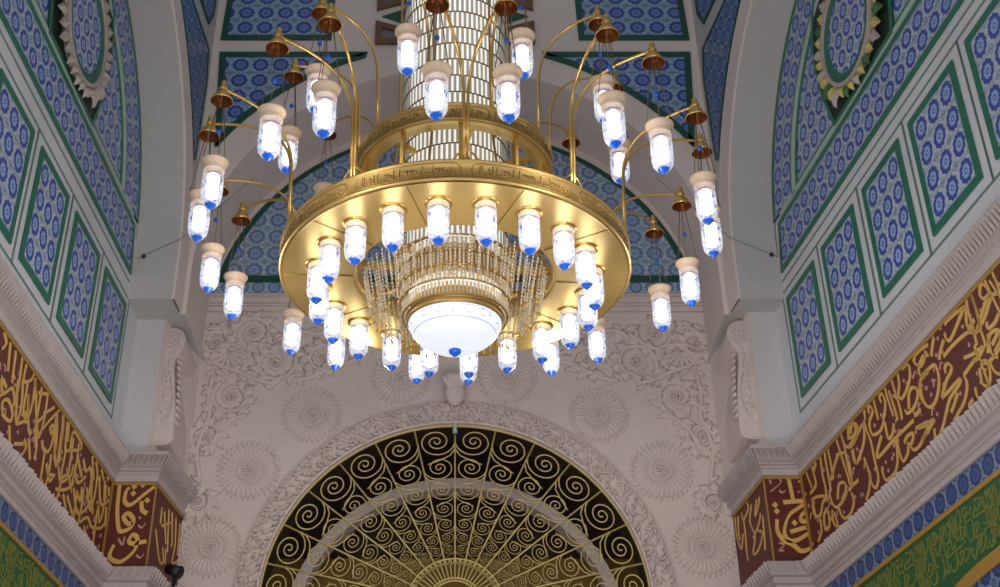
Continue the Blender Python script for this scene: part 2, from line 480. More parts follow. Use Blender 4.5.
    def path_pts_mid(A, B, j, t): return (A[j].lerp(A[j+1], t)+B[j].lerp(B[j+1], t))/2
    up = [(-.02, 5.46), (.03, 5.46), (.03, 5.475), (.045, 5.48), (.045, 5.555), (.062, 5.56), (.062, 5.575), (.052, 5.58), (.052, 5.6),
          (.085, 5.612), (.085, 5.628), (.072, 5.634), (.072, 5.652), (.10, 5.664), (.105, 5.68), (.11, 5.69), (.12, 5.77), (.165, 5.80),
          (.185, 5.815), (.195, 5.845), (.185, 5.872), (.15, 5.89), (-.12, 5.95)]
    up = [(o*.86 if o > 0 else o, 5.46+(z-5.46)*.74) for o, z in up]
    up[1:4] = [(.03, 5.46), (.034, 5.466), (.034, 5.474)]
    mb = MB(); sweep(mb, up)
    cn = 'cornice_upper_'+nm
    co = struct(mb.build('trim_3' if side > 0 else 'trim_4', M['cornice']))
    lm = MB(); leaves(lm, .095, 5.612, .155, 5.722, .055, .66)
    lm.build('leaf_moulding', M['leafcut'], co)
    gb = MB()
    # gold fillet under the upper cornice
    sweep(gb, [(0, 5.425), (.018, 5.425), (.018, 5.455), (.0, 5.455)])
    gb.build('gold_fillet', M['gilt_border'], co, label='dull gold line under the cornice')
    lo = [(-.02, 4.16), (.03, 4.16), (.03, 4.215), (.05, 4.22), (.05, 4.232), (.04, 4.236), (.04, 4.25), (.075, 4.262), (.075, 4.272), (.065, 4.278),
          (.068, 4.325), (.11, 4.335), (.115, 4.345), (.11, 4.352), (.13, 4.40), (.155, 4.44), (.14, 4.47), (.02, 4.475), (-.02, 4.475)]
    mb = MB(); sweep(mb, lo)
    c2 = struct(mb.build('trim_5' if side > 0 else 'trim_6', M['cornice']))
    lm = MB(); leaves(lm, .115, 4.345, .16, 4.455, .075, .75)
    lm.build('leaf_moulding', M['leafcut'], c2)

# far arch: face with the arch opening, soffit, lunette wall
mb = MB(); N = 48; fp = far_pt(YS)
ring = [(RF*math.cos(PI*i/N), ZC+RF*math.sin(PI*i/N)) for i in range(N+1)]
inner = [(RF, ZI)]+ring+[(-RF, ZI)]
outer = []
for (a, b) in inner:
    dz = b-ZC
    if dz <= 0: outer.append((3.2 if a > 0 else -3.2, b)); continue
    ks = [(ZT-ZC)/dz]
    if abs(a) > 1e-6: ks.append(3.2/abs(a))
    k = min(ks); outer.append((a*k, ZC+dz*k))
for c in ((3.2, ZT), (-3.2, ZT)):
    i = min(range(len(outer)), key=lambda i: math.hypot(outer[i][0]-c[0], outer[i][1]-c[1])); outer[i] = c
n = len(inner)
mb.add([fp(*p) for p in inner]+[fp(*p) for p in outer], [(i, i+1, n+i+1, n+i) for i in range(n-1)])
f2 = far_pt(YF)
mb.add([fp(*p) for p in inner]+[f2(*p) for p in inner], [(i, i+1, n+i+1, n+i) for i in range(n-1)], smooth=False)
struct(mb.build('wall_arch_far', M['plaster']))

# tympanum wall with the round-headed window opening, and the lunette above
WZ, WR = 4.42, 2.20
mb = MB()
inn = [(WR, -1.6)]+[(WR*math.cos(PI*i/N), WZ+WR*math.sin(PI*i/N)) for i in range(N+1)]+[(-WR, -1.6)]
out = []
for (a, b) in inn:
    dz = b-WZ
    if dz <= 0: out.append((3.3 if a > 0 else -3.3, b)); continue
    ks = [(8.44-WZ)/dz]
    if abs(a) > 1e-6: ks.append(3.3/abs(a))
    k = min(ks); out.append((a*k, WZ+dz*k))
for c in ((3.3, 8.44), (-3.3, 8.44)):
    i = min(range(len(out)), key=lambda i: math.hypot(out[i][0]-c[0], out[i][1]-c[1])); out[i] = c
n = len(inn)
mb.add([f2(*p) for p in inn]+[f2(*p) for p in out], [(i, i+1, n+i+1, n+i) for i in range(n-1)])
f3 = far_pt(YF+.5)
mb.quad((-3.3, YF, 8.44), (3.3, YF, 8.44), (3.3, YF, 11.4), (-3.3, YF, 11.4))
wall_far = struct(mb.build('wall_far', M['carved']))
rv = MB(); rv.add([far_pt(YF+.07)(*p) for p in inn]+[f3(*p) for p in inn], [(i, i+1, len(inn)+i+1, len(inn)+i) for i in range(len(inn)-1)], smooth=True)
rv.add([f2(*p) for p in inn]+[far_pt(YF+.07)(*p) for p in inn], [(i, i+1, len(inn)+i+1, len(inn)+i) for i in range(len(inn)-1)], smooth=True)
struct(rv.build('window_1', M['dark_room']))
# the room behind the grille
mb = MB()
mb.quad((-3.2, 16.2, 4.95), (3.2, 16.2, 4.95), (3.2, 16.2, 8.0), (-3.2, 16.2, 8.0))
mb.quad((-3.2, 14.5, 8.0), (3.2, 14.5, 8.0), (3.2, 16.2, 8.0), (-3.2, 16.2, 8.0))
for s in (1, -1): mb.quad((s*3.2, 14.5, -1.6), (s*3.2, 16.2, -1.6), (s*3.2, 16.2, 8), (s*3.2, 14.5, 8))
mb.quad((-3.2, 14.5, 6.8), (3.2, 14.5, 6.8), (3.2, 14.5, 8.0), (-3.2, 14.5, 8.0))
struct(mb.build('wall_back', M['dark_room']))
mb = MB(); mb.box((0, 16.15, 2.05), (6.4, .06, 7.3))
struct(mb.build('wall_back_painted_glow', M['ochre_glow']))  # lower back wall, its ochre painted in place of a glow
mb = MB(); ringslab(mb, far_pt(15.4), arc(0, 4.4, 2.12, 0, 180, 40), arc(0, 4.4, 1.98, 0, 180, 40), -.25, 0)
struct(mb.build('trim_7', M['plaster']))

# carved archivolt round the window: rounded moulding and two rows of knobbly leaves
mb = MB()
prof = [(2.19, -.01), (2.195, .05), (2.215, .06), (2.23, .03), (2.25, .03), (2.28, .045), (2.40, .05), (2.43, .04), (2.445, .06), (2.47, .05), (2.48, -.01)]
N2 = 72
vs = []; fs = []
for i in range(N2+1):
    a = PI*(i/N2)*1.12-PI*.06
    for (r, o) in prof: vs.append((r*math.cos(a), YF-o, WZ+r*math.sin(a)))
k = len(prof)
for i in range(N2):
    for j in range(k-1): fs.append((i*k+j, (i+1)*k+j, (i+1)*k+j+1, i*k+j+1))
mb.add(vs, fs)
arch = mb.build('window_archivolt', M['carved'], wall_far)
mb = MB()
for i in range(330):
    a = PI*(i+.5)/330*1.1-PI*.05
    r = 2.335+.10*math.sin(i*2.4)
    rot = Matrix.Rotation(-(a+random.uniform(.3, 1.3)), 3, 'Y')
    mb.ellipsoid((r*math.cos(a), YF-.06, WZ+r*math.sin(a)), (.035+random.random()*.025, .045+random.random()*.02, .018), rot, 6, 4)
mb.build('leaf_carving', M['carved'], arch)
mb = MB()
for i in range(26):
    a = PI*(i+.5)/26*1.08-PI*.04
    pts = []
    for q in range(9):
        t = q/8; aa = a-.045+.09*t; r = 2.34+.05*math.sin(t*2*PI+(i % 2)*PI)
        pts.append((r*math.cos(aa), YF-.075, WZ+r*math.sin(aa)))
    mb.tube(pts, .014, 5)
mb.build('scroll_carving', M['carved'], arch)
mb = MB(); mb.ellipsoid((0, YF-.12, 6.98), (.13, .1, .17), None, 14, 9); mb.ellipsoid((0, YF-.14, 7.15), (.17, .1, .09), None, 14, 7)
for q in range(7):
    a = -1.2+.4*q; mb.ellipsoid((.12*math.sin(a), YF-.2, 7.08+.05*math.cos(a)), (.03, .03, .1), Matrix.Rotation(a*.5, 3, 'Y'), 6, 5)
mb.build('keystone', M['carved'], wall_far)

# carved rosettes and scrolls of the tympanum -------------------------------------------------
def rosette_mb(R):
    mb = MB()
    def c(r, w, seg=40, o=.012):
        mb.tube([(r*math.cos(2*PI*i/seg), -o, r*math.sin(2*PI*i/seg)) for i in range(seg)], w, 5, True)
    c(R*.33, .013); c(R*.20, .010, 24)
    for i in range(34):
        a = 2*PI*i/34; mb.ellipsoid((R*.97*math.cos(a), -.008, R*.97*math.sin(a)), (.028, .018, .016), Matrix.Rotation(-a+.5, 3, 'Y'), 6, 4)
    c(R*.88, .009, 48, .004)
    for i in range(30):
        a = 2*PI*(i+.5)/30; rot = Matrix.Rotation(-a, 3, 'Y')
        mb.ellipsoid((R*.63*math.cos(a), -.002, R*.63*math.sin(a)), (R*.22, .010, R*.05), rot, 8, 5)
    for i in range(8):
        a = 2*PI*i/8; mb.ellipsoid((R*.12*math.cos(a), -.012, R*.12*math.sin(a)), (R*.09, .018, R*.04), Matrix.Rotation(-a, 3, 'Y'), 6, 4)
    return mb
ros = None
for (x, z, R) in ((-2.42, 6.02, .37), (-1.72, 6.74, .36), (-.66, 7.25, .37), (-2.78, 5.09, .36), (.63, 7.25, .37), (1.72, 6.74, .36), (2.42, 6.02, .37), (2.82, 5.09, .36)):
    if ros is None: ros = rosette_mb(.37).build('carved_rosette', M['carved'], wall_far); r = ros
    else: r = ros.copy(); COL.objects.link(r); r.parent = wall_far
    r.location = (x, YF, z); r.scale = (R/.37,)*3
def scroll_mb(R, turns=1.6, hand=1, tail=None):
    mb = MB(); pts = []; m = 46
    for i in range(m+1):
        t = i/m; a = t*turns*2*PI*hand; r = R*(1-.80*t)
        pts.append((r*math.cos(a), -.01, r*math.sin(a)))
    mb.tube(pts, [.034*(1-.55*i/m) for i in range(m+1)], 6)
    for i in range(0, 26, 3):
        p = Vector(pts[i]); q = Vector(pts[i+1])
        d = (q-p).normalized(); rad = Vector((p.x, 0, p.z)).normalized()
        a = math.atan2((rad+d*.6).z, (rad+d*.6).x)
        for s_, l_ in ((0, .115), (.6, .08), (-.5, .08)):
            cc = p+rad*.045+d*(.03*s_)
            mb.ellipsoid((cc.x, -.012, cc.z), (l_, .034, .032), Matrix.Rotation(-(a+s_), 3, 'Y'), 6, 4)
    for i in range(6):
        a = 2*PI*i/6
        mb.ellipsoid((R*.16*math.cos(a), -.02, R*.16*math.sin(a)), (R*.14, .025, R*.06), Matrix.Rotation(-a, 3, 'Y'), 6, 4)
    return mb
for s in (1, -1):
    for (x, z, R, h, rt) in ((2.215, 7.45, .27, 1, .4), (2.70, 6.98, .25, -1, 2.2), (2.50, 7.86, .25, 1, 3.4), (1.62, 7.5, .2, -1, 1.2), (2.95, 6.45, .2, 1, 4.0), (1.25, 7.75, .2, 1, 2.0), (2.98, 7.72, .17, -1, 1.0), (2.98, 5.62, .15, 1, .6)):
        o = scroll_mb(R, 1.55, h*s).build('acanthus_scroll', M['carved'], wall_far)
        o.location = (s*x, YF, z); o.rotation_euler = (0, s*rt, 0)
    # conch-like leaf
    mb = MB()
    for q in range(7):
        a = math.radians(200+q*22) if s > 0 else math.radians(-20-q*22)
        mb.ellipsoid((.13*math.cos(a), -.015, .13*math.sin(a)), (.15, .03, .026), Matrix.Rotation(-a, 3, 'Y'), 7, 5)
    mb.tube([(-.16, -.02, .05), (-.05, -.03, .1), (.06, -.03, .09), (.17, -.02, .03)], .022, 6)
    o = mb.build('carved_leaf', M['carved'], wall_far); o.location = (s*2.80, YF, 7.6)
    # stems that tie the scrolls together
    mb = MB()
    for P in (((3.1, 7.62), (2.9, 7.42), (2.6, 7.3), (2.45, 7.22), (2.2, 7.15)), ((2.95, 7.3), (2.98, 7.0), (2.95, 6.7), (3.05, 6.3), (2.98, 5.9)),
              ((2.5, 6.75), (2.75, 6.6), (2.95, 6.2)), ((2.0, 7.2), (1.75, 7.25), (1.5, 7.4), (1.2, 7.5), (.9, 7.75)),
              ((2.2, 7.75), (2.0, 7.9), (1.7, 7.85), (1.45, 7.95)), ((2.85, 7.95), (3.0, 7.9), (3.08, 7.75))):
        pp = smooth_path(P, 5); mb.tube([(s*a, YF-.01, b) for a, b in pp], .032, 6)
        for i in range(1, len(pp)-1, 2):
            a, b = pp[i]; mb.ellipsoid((s*(a+.03), YF-.012, b+.045*(1 if i % 4 == 1 else -1)), (.085, .032, .03), Matrix.Rotation(s*(.6 if i % 4 == 1 else -.6), 3, 'Y'), 6, 4)
    mb.build('carved_stem', M['carved'], wall_far)
mb = MB()
for (z, r) in ((8.40, .012), (8.305, .010), (8.26, .008), (8.175, .010)):
    mb.tube([(-3.19, YF-.004, z), (3.19, YF-.004, z)], r, 5)
mb.build('string_moulding', M['carved'], wall_far)

# scrolled consoles standing against the inner sides of the piers -----------------------------
for side, nm in ((1, 'right'), (-1, 'left')):
    root = empty('scroll_console', (side*3.25, 13.2, 5.95))
    tag(root, 'white carved scroll console beside the %s end of the carved far wall' % nm, 'console')
    L0 = Vector(root.location)
    y0 = PF[side]+.12
    def cp(x, z, o=0.0): return (side*(3.31+x)-L0.x, y0-o-L0.y, z-L0.z)
    body = [(.14, 7.43), (-.02, 7.46), (-.13, 7.40), (-.17, 7.28), (-.13, 7.14), (-.07, 7.0), (-.10, 6.75), (-.14, 6.45), (-.155, 6.2), (-.13, 5.98), (.14, 5.95)]
    pp = smooth_path(body, 4)
    mb = MB(); slab(mb, cp, pp, -.7, .0)
    b = mb.build('console_body', M['carved'], root)
    mb = MB(); pts = []
    for i in range(60):
        t = i/59; a = PI*.9-t*5.2*PI; r = .145*(1-.86*t); pts.append(cp(-.01+r*math.cos(a), 7.29+r*math.sin(a), .012))
    mb.tube(pts, .011, 6); mb.ellipsoid(cp(-.01, 7.29, .01), (.024, .02, .024))
    mb.build('volute', M['carved'], root)
    mb = MB()
    for P in (((-.12, 7.2), (-.02, 7.05), (-.06, 6.8), (-.11, 6.5), (-.06, 6.25), (.05, 6.1)), ((.07, 7.18), (.04, 7.0), (.02, 6.8), (.0, 6.5), (.06, 6.25))):
        mb.tube([cp(a, b_, .008) for a, b_ in smooth_path(P, 5)], .012, 5)
    for i in range(9):
        z = 7.0-.09*i; mb.ellipsoid(cp(-.03+.01*(i % 2), z, .005), (.045, .02, .02), Matrix.Rotation(side*.7, 3, 'Y'), 6, 4)
    mb.build('acanthus_leaf', M['carved'], root)
    mb = MB()
    for i in range(11):
        z = 7.12-.085*i; x = -.085-.06*math.sin(i/10*PI*.55)
        mb.ellipsoid(cp(x-.012, z, -.10), (.028, .10, .038), Matrix.Rotation(side*(.5), 3, 'Y'), 8, 5)
    mb.build('leaf_edge', M['carved'], root)

# ------------------------------------------------------------------ TILE PANELS
def panel(name, label, group, fp, poly, uvf, tile, border=.07, green='green', o=.0, cat='tile panel', line=True, fills=None):
    root_c = Vector(fp(*poly[0]))
    mb = MB(); ins = inset(poly, border)
    sub = lambda f: (lambda a, b, oo=0.0: tuple(Vector(f(a, b, oo))-root_c))
    g = sub(fp)
    slab(mb, g, inset(poly, border*.9), o+.002, o+.014, uvf)
    root = empty(name, root_c); tag(root, label, cat, group)
    mb.build('tile_field', M[tile], root)
    mb = MB(); ringslab(mb, g, poly, ins, o+.002, o+.022)
    mb.build('green_border', M[green], root)
    if line:
        mb = MB(); a, b = inset(poly, -.034), inset(poly, -.042)
        ringslab(mb, g, b, a, o, o+.006)
        mb.build('outline', M['line'], root)
    return root
# side wall window-like panels, near to far along y
rows = [(11.67, 12.47), (10.62, 11.44), (9.56, 10.38), (8.47, 9.34), (7.40, 8.24), (6.30, 7.16)]
ord_R = ['nearest the far wall, smallest in view', 'second from the far wall', 'third from the far wall', 'cut off at its lower corner by the right edge of the picture', None, None]
ord_L = ['nearest the far wall', 'second from the far wall', 'third from the far wall', 'cut off by the left edge of the picture', None, None]
for side in (1, -1):
    wp = wall_pt(side); nm = 'right' if side > 0 else 'left'
    zt = 7.46 if side > 0 else 7.41; zb = 6.21 if side > 0 else 6.165
    dy = 0 if side > 0 else .05
    for i, (a, b) in enumerate(rows):
        a += dy; b += dy
        if i > 4: continue
        poly = [(a, zb), (b, zb), (b, zt), (a, zt)]
        uvf = lambda y, z, a=a, b=b: ((y-a-.07)/(b-a-.14)*3, (z-zb-.07)/(zt-zb-.14)*4)
        words = ['farthest', 'second farthest', 'third farthest', 'fourth farthest', 'fifth farthest'][i]
        panel('framed_tilework', 'upright green-framed panel of blue rosette tiles on the %s wall, %s of its row' % (nm, words),
              'upright rosette panels on the %s wall' % nm, wp, poly, uvf, 'tile_wall')
    # long horizontal band at the springing, with the pale painted wall strip left between
    a, b = 6.95, 12.40+dy*.5
    z0, z1 = 7.81, 8.42
    poly = [(a, z0), (b+.1, z0), (b-.02, z1), (a, z1)]
    panel('tile_band', 'long green-edged band of blue rosette tiles running along the %s wall above its upright panels' % nm, None, wp, poly,
          lambda y, z: (y/.235, (z-z0-.07)/.235), 'tile_band', .055, cat='tile band')
    # pale stripe on the band
    mb = MB()
    rc = Vector(wp(9.7, 8.5)); sub = lambda y, z, o=0.0: tuple(Vector(wp(y, z, o))-rc)
    RO, RI_, RT = RS-.03, 2.20, 2.12
    root = empty('tile_arch', rc)
    tag(root, 'curved border of blue tiles following the arch of the %s wall' % nm, 'tile border')
    a0 = 7.5
    outer = arc(YC, ZC, RO, a0, 180-a0, 60); inner = arc(YC, ZC, RI_, a0+2, 178-a0, 60)
    outer = [(p[0], max(p[1], 8.50)) for p in outer]; inner = [(p[0], max(p[1], 8.50)) for p in inner]
    L = PI*2.5
    def uva(y, z):
        a = math.atan2(z-ZC, y-YC); r = math.hypot(y-YC, z-ZC)
        return (a*2.5/.24, (r-2.26)/.255)
    mb = MB(); ringslab(mb, sub, outer, inner, .002, .012, uva); mb.build('tile_field', M['tile_band'], root)
    mb = MB()
    for (r1, r2) in ((RO, RO-.06), (RI_+.06, RI_)):
        o_ = [(p[0], max(p[1], 8.50)) for p in arc(YC, ZC, r1, a0, 180-a0, 60)]; i_ = [(p[0], max(p[1], 8.50)) for p in arc(YC, ZC, r2, a0, 180-a0, 60)]
        ringslab(mb, sub, o_, i_, .002, .02)
    mb.build('green_border', M['green'], root)
    mb = MB(); o_ = [(p[0], max(p[1], 8.45)) for p in arc(YC, ZC, RI_, 5, 175, 60)]; i_ = [(p[0], max(p[1], 8.45)) for p in arc(YC, ZC, RT, 5, 175, 60)]
    ringslab(mb, sub, o_, i_, .002, .03)
    slab(mb, sub, [(7.2, 8.44), (12.3, 8.44), (12.25, 8.49), (7.2, 8.49)], .002, .03)
    mb.build('pale_stripe', M['stripe'], root)
    # lunette field inside the stripe
    root = empty('tile_lunette', rc)
    tag(root, 'half round field of blue rosette tiles around the medallion of the %s wall' % nm, 'tile lunette')
    o_ = arc(YC, ZC, RT, 10.5, 169.5, 50)
    poly = o_
    mb = MB(); slab(mb, sub, poly, .001, .008, lambda y, z: (y/.235, z/.26)); mb.build('tile_field', M['tile_wall'], root)
    mb = MB(); ringslab(mb, sub, poly, inset(poly, .055), .001, .018); mb.build('green_border', M['green'], root)
    # medallion with acanthus wreath on a dark pointed ground
    MY, MZ = (9.93, 9.18)
    mc = Vector(wp(MY, MZ)); ms = lambda y, z, o=0.0: tuple(Vector(wp(y+MY, z+MZ, o))-mc)
    root = empty('medallion', mc)
    tag(root, ('oval tile medallion with a yellow and green leaf wreath high on the right wall' if side > 0
               else 'oval tile medallion with a greyish cream leaf wreath high on the left wall'), 'medallion')
    half = [(.72, -.72), (.80, -.42), (.88, -.1), (.90, .3), (.82, .7), (.62, 1.05), (.32, 1.3), (0, 1.42)]
    hp = smooth_path(half, 4)
    poly = [(.62, -.73)]+hp+[(-a_, b_) for a_, b_ in reversed(hp[:-1])]
    mb = MB(); slab(mb, ms, poly, .004, .024); mb.build('dark_ground', M['surround'], root)
    mb = MB(); ringslab(mb, ms, poly, inset(poly, .05), .004, .036); mb.build('green_border', M['green'], root)
    EA, EB = .57, .62
    def el(k, n=48): return [(EA*k*math.cos(2*PI*i/n), EB*k*math.sin(2*PI*i/n)) for i in range(n)]
    mb = MB(); slab(mb, ms, el(.79), .02, .075, lambda y, z: (y/.21+.5, z/.23+.5)); mb.build('tile_field', M['tile_wall'], root)
    mb = MB(); ringslab(mb, ms, el(.95), el(.78), .02, .085); mb.build('green_ring', M['green'], root)
    mb = MB(); ringslab(mb, ms, el(1.02), el(.95), .02, .11); mb.build('pale_ring', M['leaf_white'], root)
    nl = 34
    for i in range(nl):
        a = 2*PI*(i+.5)/nl
        mb = MB()
        cy, cz = EA*1.0*math.cos(a), EB*1.0*math.sin(a); ang = math.atan2(math.sin(a)/EB, math.cos(a)/EA)
        ln = (.17+.04*(i % 2))*(1 if math.sin(a) > -.75 else .62); wd = .060
        def lp(u, v, o): return ms(cy+math.cos(ang)*u-math.sin(ang)*v, cz+math.sin(ang)*u+math.cos(ang)*v, o)
        prof = [(0, .7), (.2, .95), (.4, 1.05), (.6, .95), (.8, .62), (.92, .35), (1.0, 0)]
        for q in range(len(prof)-1):
            (u0, w0), (u1, w1) = prof[q], prof[q+1]
            h0 = .04+.07*math.sin(u0*2.6); h1 = .04+.07*math.sin(u1*2.6)
            c0, c1 = lp(u0*ln, 0, h0+.02), lp(u1*ln, 0, h1+.02)
            for s_ in (1, -1):
                mb.quad(lp(u0*ln, s_*w0*wd, h0-.02), lp(u1*ln+.015, s_*w1*wd, h1-.02), c1, c0)
        mt = M['leaf_white'] if side < 0 else M[['leaf_yellow', 'leaf_white', 'leaf_yellow', 'leaf_green'][i % 4]]
        mb.build('wreath_leaf', mt, root)

# face of the side arches: flower-tile spandrels
for side in (1, -1):
    fp = front_pt(side); nm = 'right' if side > 0 else 'left'
    cur = [(YC+3.25*math.cos(math.radians(a)), ZC+3.25*math.sin(math.radians(a))) for a in (26, 30, 35, 40, 45, 50, 55, 60, 66, 72, 78, 84, 89)]
    # lower piece between the arch and the corner, under the pale string line
    low = [p for p in cur if p[1] < 11.34]
    poly = low+[(low[-1][0], 11.30), (12.70, 11.38), (12.80, 10.9), (12.74, 9.6)]
    poly = [p for p in poly]
    panel('tile_spandrel', 'pointed spandrel of small blue flower tiles in the %s corner, below the sloping strip' % nm, 'corner spandrels',
          fp, poly, lambda y, z: (y/.22, z/.24), 'tile_spandrel', .045, 'dark_green', cat='tile spandrel', line=False)
    poly = [(10.2, 11.56), (12.55, 11.66), (12.72, 12.0), (12.74, 13.3), (10.2, 13.3)]
    panel('tile_spandrel', 'blue flower tile panel at the %s corner above the sloping pale strip' % nm, 'corner spandrels',
          fp, poly, lambda y, z: (y/.22, z/.24), 'tile_spandrel', .045, 'dark_green', cat='tile spandrel', line=False)

# far wall spandrels and the panels above
fp = far_pt(YS)
for s in (1, -1):
    nm = 'right' if s > 0 else 'left'
    cv = [(s*3.5*math.cos(math.radians(a)), ZC+3.5*math.sin(math.radians(a))) for a in (31.5, 36, 41, 46, 51, 56, 61, 66, 70.5)]
    poly = cv+[(s*1.15, 11.49), (s*3.10, 11.49), (s*3.02, 9.93)]
    panel('tile_spandrel', 'triangular panel of blue flower tiles over the %s shoulder of the far arch' % nm, 'far arch spandrels', fp, poly,
          lambda x, z: (x/.262+.2, (z-11.49+.09)/.262), 'tile_far', .085, 'dark_green', cat='tile spandrel', line=False)
    poly = [(s*1.64, 11.70), (s*3.11, 11.70), (s*3.05, 13.4), (s*1.60, 13.4)]
    panel('framed_tilework', 'four sided blue flower tile panel at the picture top, %s of the chandelier stem' % nm, 'top panels of the far wall', fp, poly,
          lambda x, z: (x/.262+.2, (z-11.70-.09)/.262), 'tile_far', .085, 'dark_green', cat='tile panel', line=False)
    # small wooden window frames beside the crystal column
    for up_ in (0, 1):
        if not up_: q = [(s*1.06, 11.62), (s*1.06, 12.02), (s*.42, 11.80), (s*.30, 11.62)]
        else: q = [(s*1.05, 12.22), (s*1.05, 12.66), (s*.30, 12.66), (s*.42, 12.44)]
        c0 = Vector(fp(*q[0])); g = lambda a, b, o=0.0, c0=c0: tuple(Vector(fp(a, b, o))-c0)
        root = empty('lattice_window', c0)
        tag(root, 'small brown wooden window frame beside the crystal column, %s of it, %s of the pair' % (nm, 'upper' if up_ else 'lower'), 'window', 'brown window frames')
        mb = MB(); ringslab(mb, g, q, inset(q, .085), 0, .05); mb.build('frame', M['wood'], root)
        mb = MB(); slab(mb, g, inset(q, .07), 0, .012); mb.build('pane', M['pane'], root)
    q = [(s*.98, 12.12), (s*.42, 12.36), (s*.42, 11.88)]
    c0 = Vector(fp(*q[0])); g = lambda a, b, o=0.0, c0=c0: tuple(Vector(fp(a, b, o))-c0)
    mb = MB(); slab(mb, g, q, 0, .02); o = mb.build('green_tile', M['dark_green'], None, c0)
    tag(o, 'dark green triangular tile between the two brown window frames, %s of the column' % nm, 'tile')

# lunette of the far arch
fp = far_pt(YF)
A = arc(0, 7.96, 3.12, 12.6, 167.4, 60)
root = empty('tile_lunette', (0, YF, 8.6)); tag(root, 'half round field of blue tiles on the far wall behind the chandelier', 'tile lunette')
g = lambda a, b, o=0.0: tuple(Vector(fp(a, b, o))-Vector((0, YF, 8.6)))
mb = MB(); slab(mb, g, A, .002, .012, lambda x, z: (x/.258+.5, (z-8.66)/.258)); mb.build('tile_field', M['tile_lunette'], root)
mb = MB(); ringslab(mb, g, A, arc(0, 7.99, 3.03, 13.6, 166.4, 60), .002, .022)
slab(mb, g, [(-3.04, 8.60), (3.04, 8.60), (3.04, 8.645), (-3.04, 8.645)], .002, .022); mb.build('green_border', M['dark_green'], root)
mb = MB(); slab(mb, g, [(-3.19, 8.445), (3.19, 8.445), (3.12, 8.60), (-3.12, 8.60)], .002, .012, lambda x, z: (x/.2, (z-8.43)/.2))
mb.build('bottom_strip', M['tile_lunette'], root)

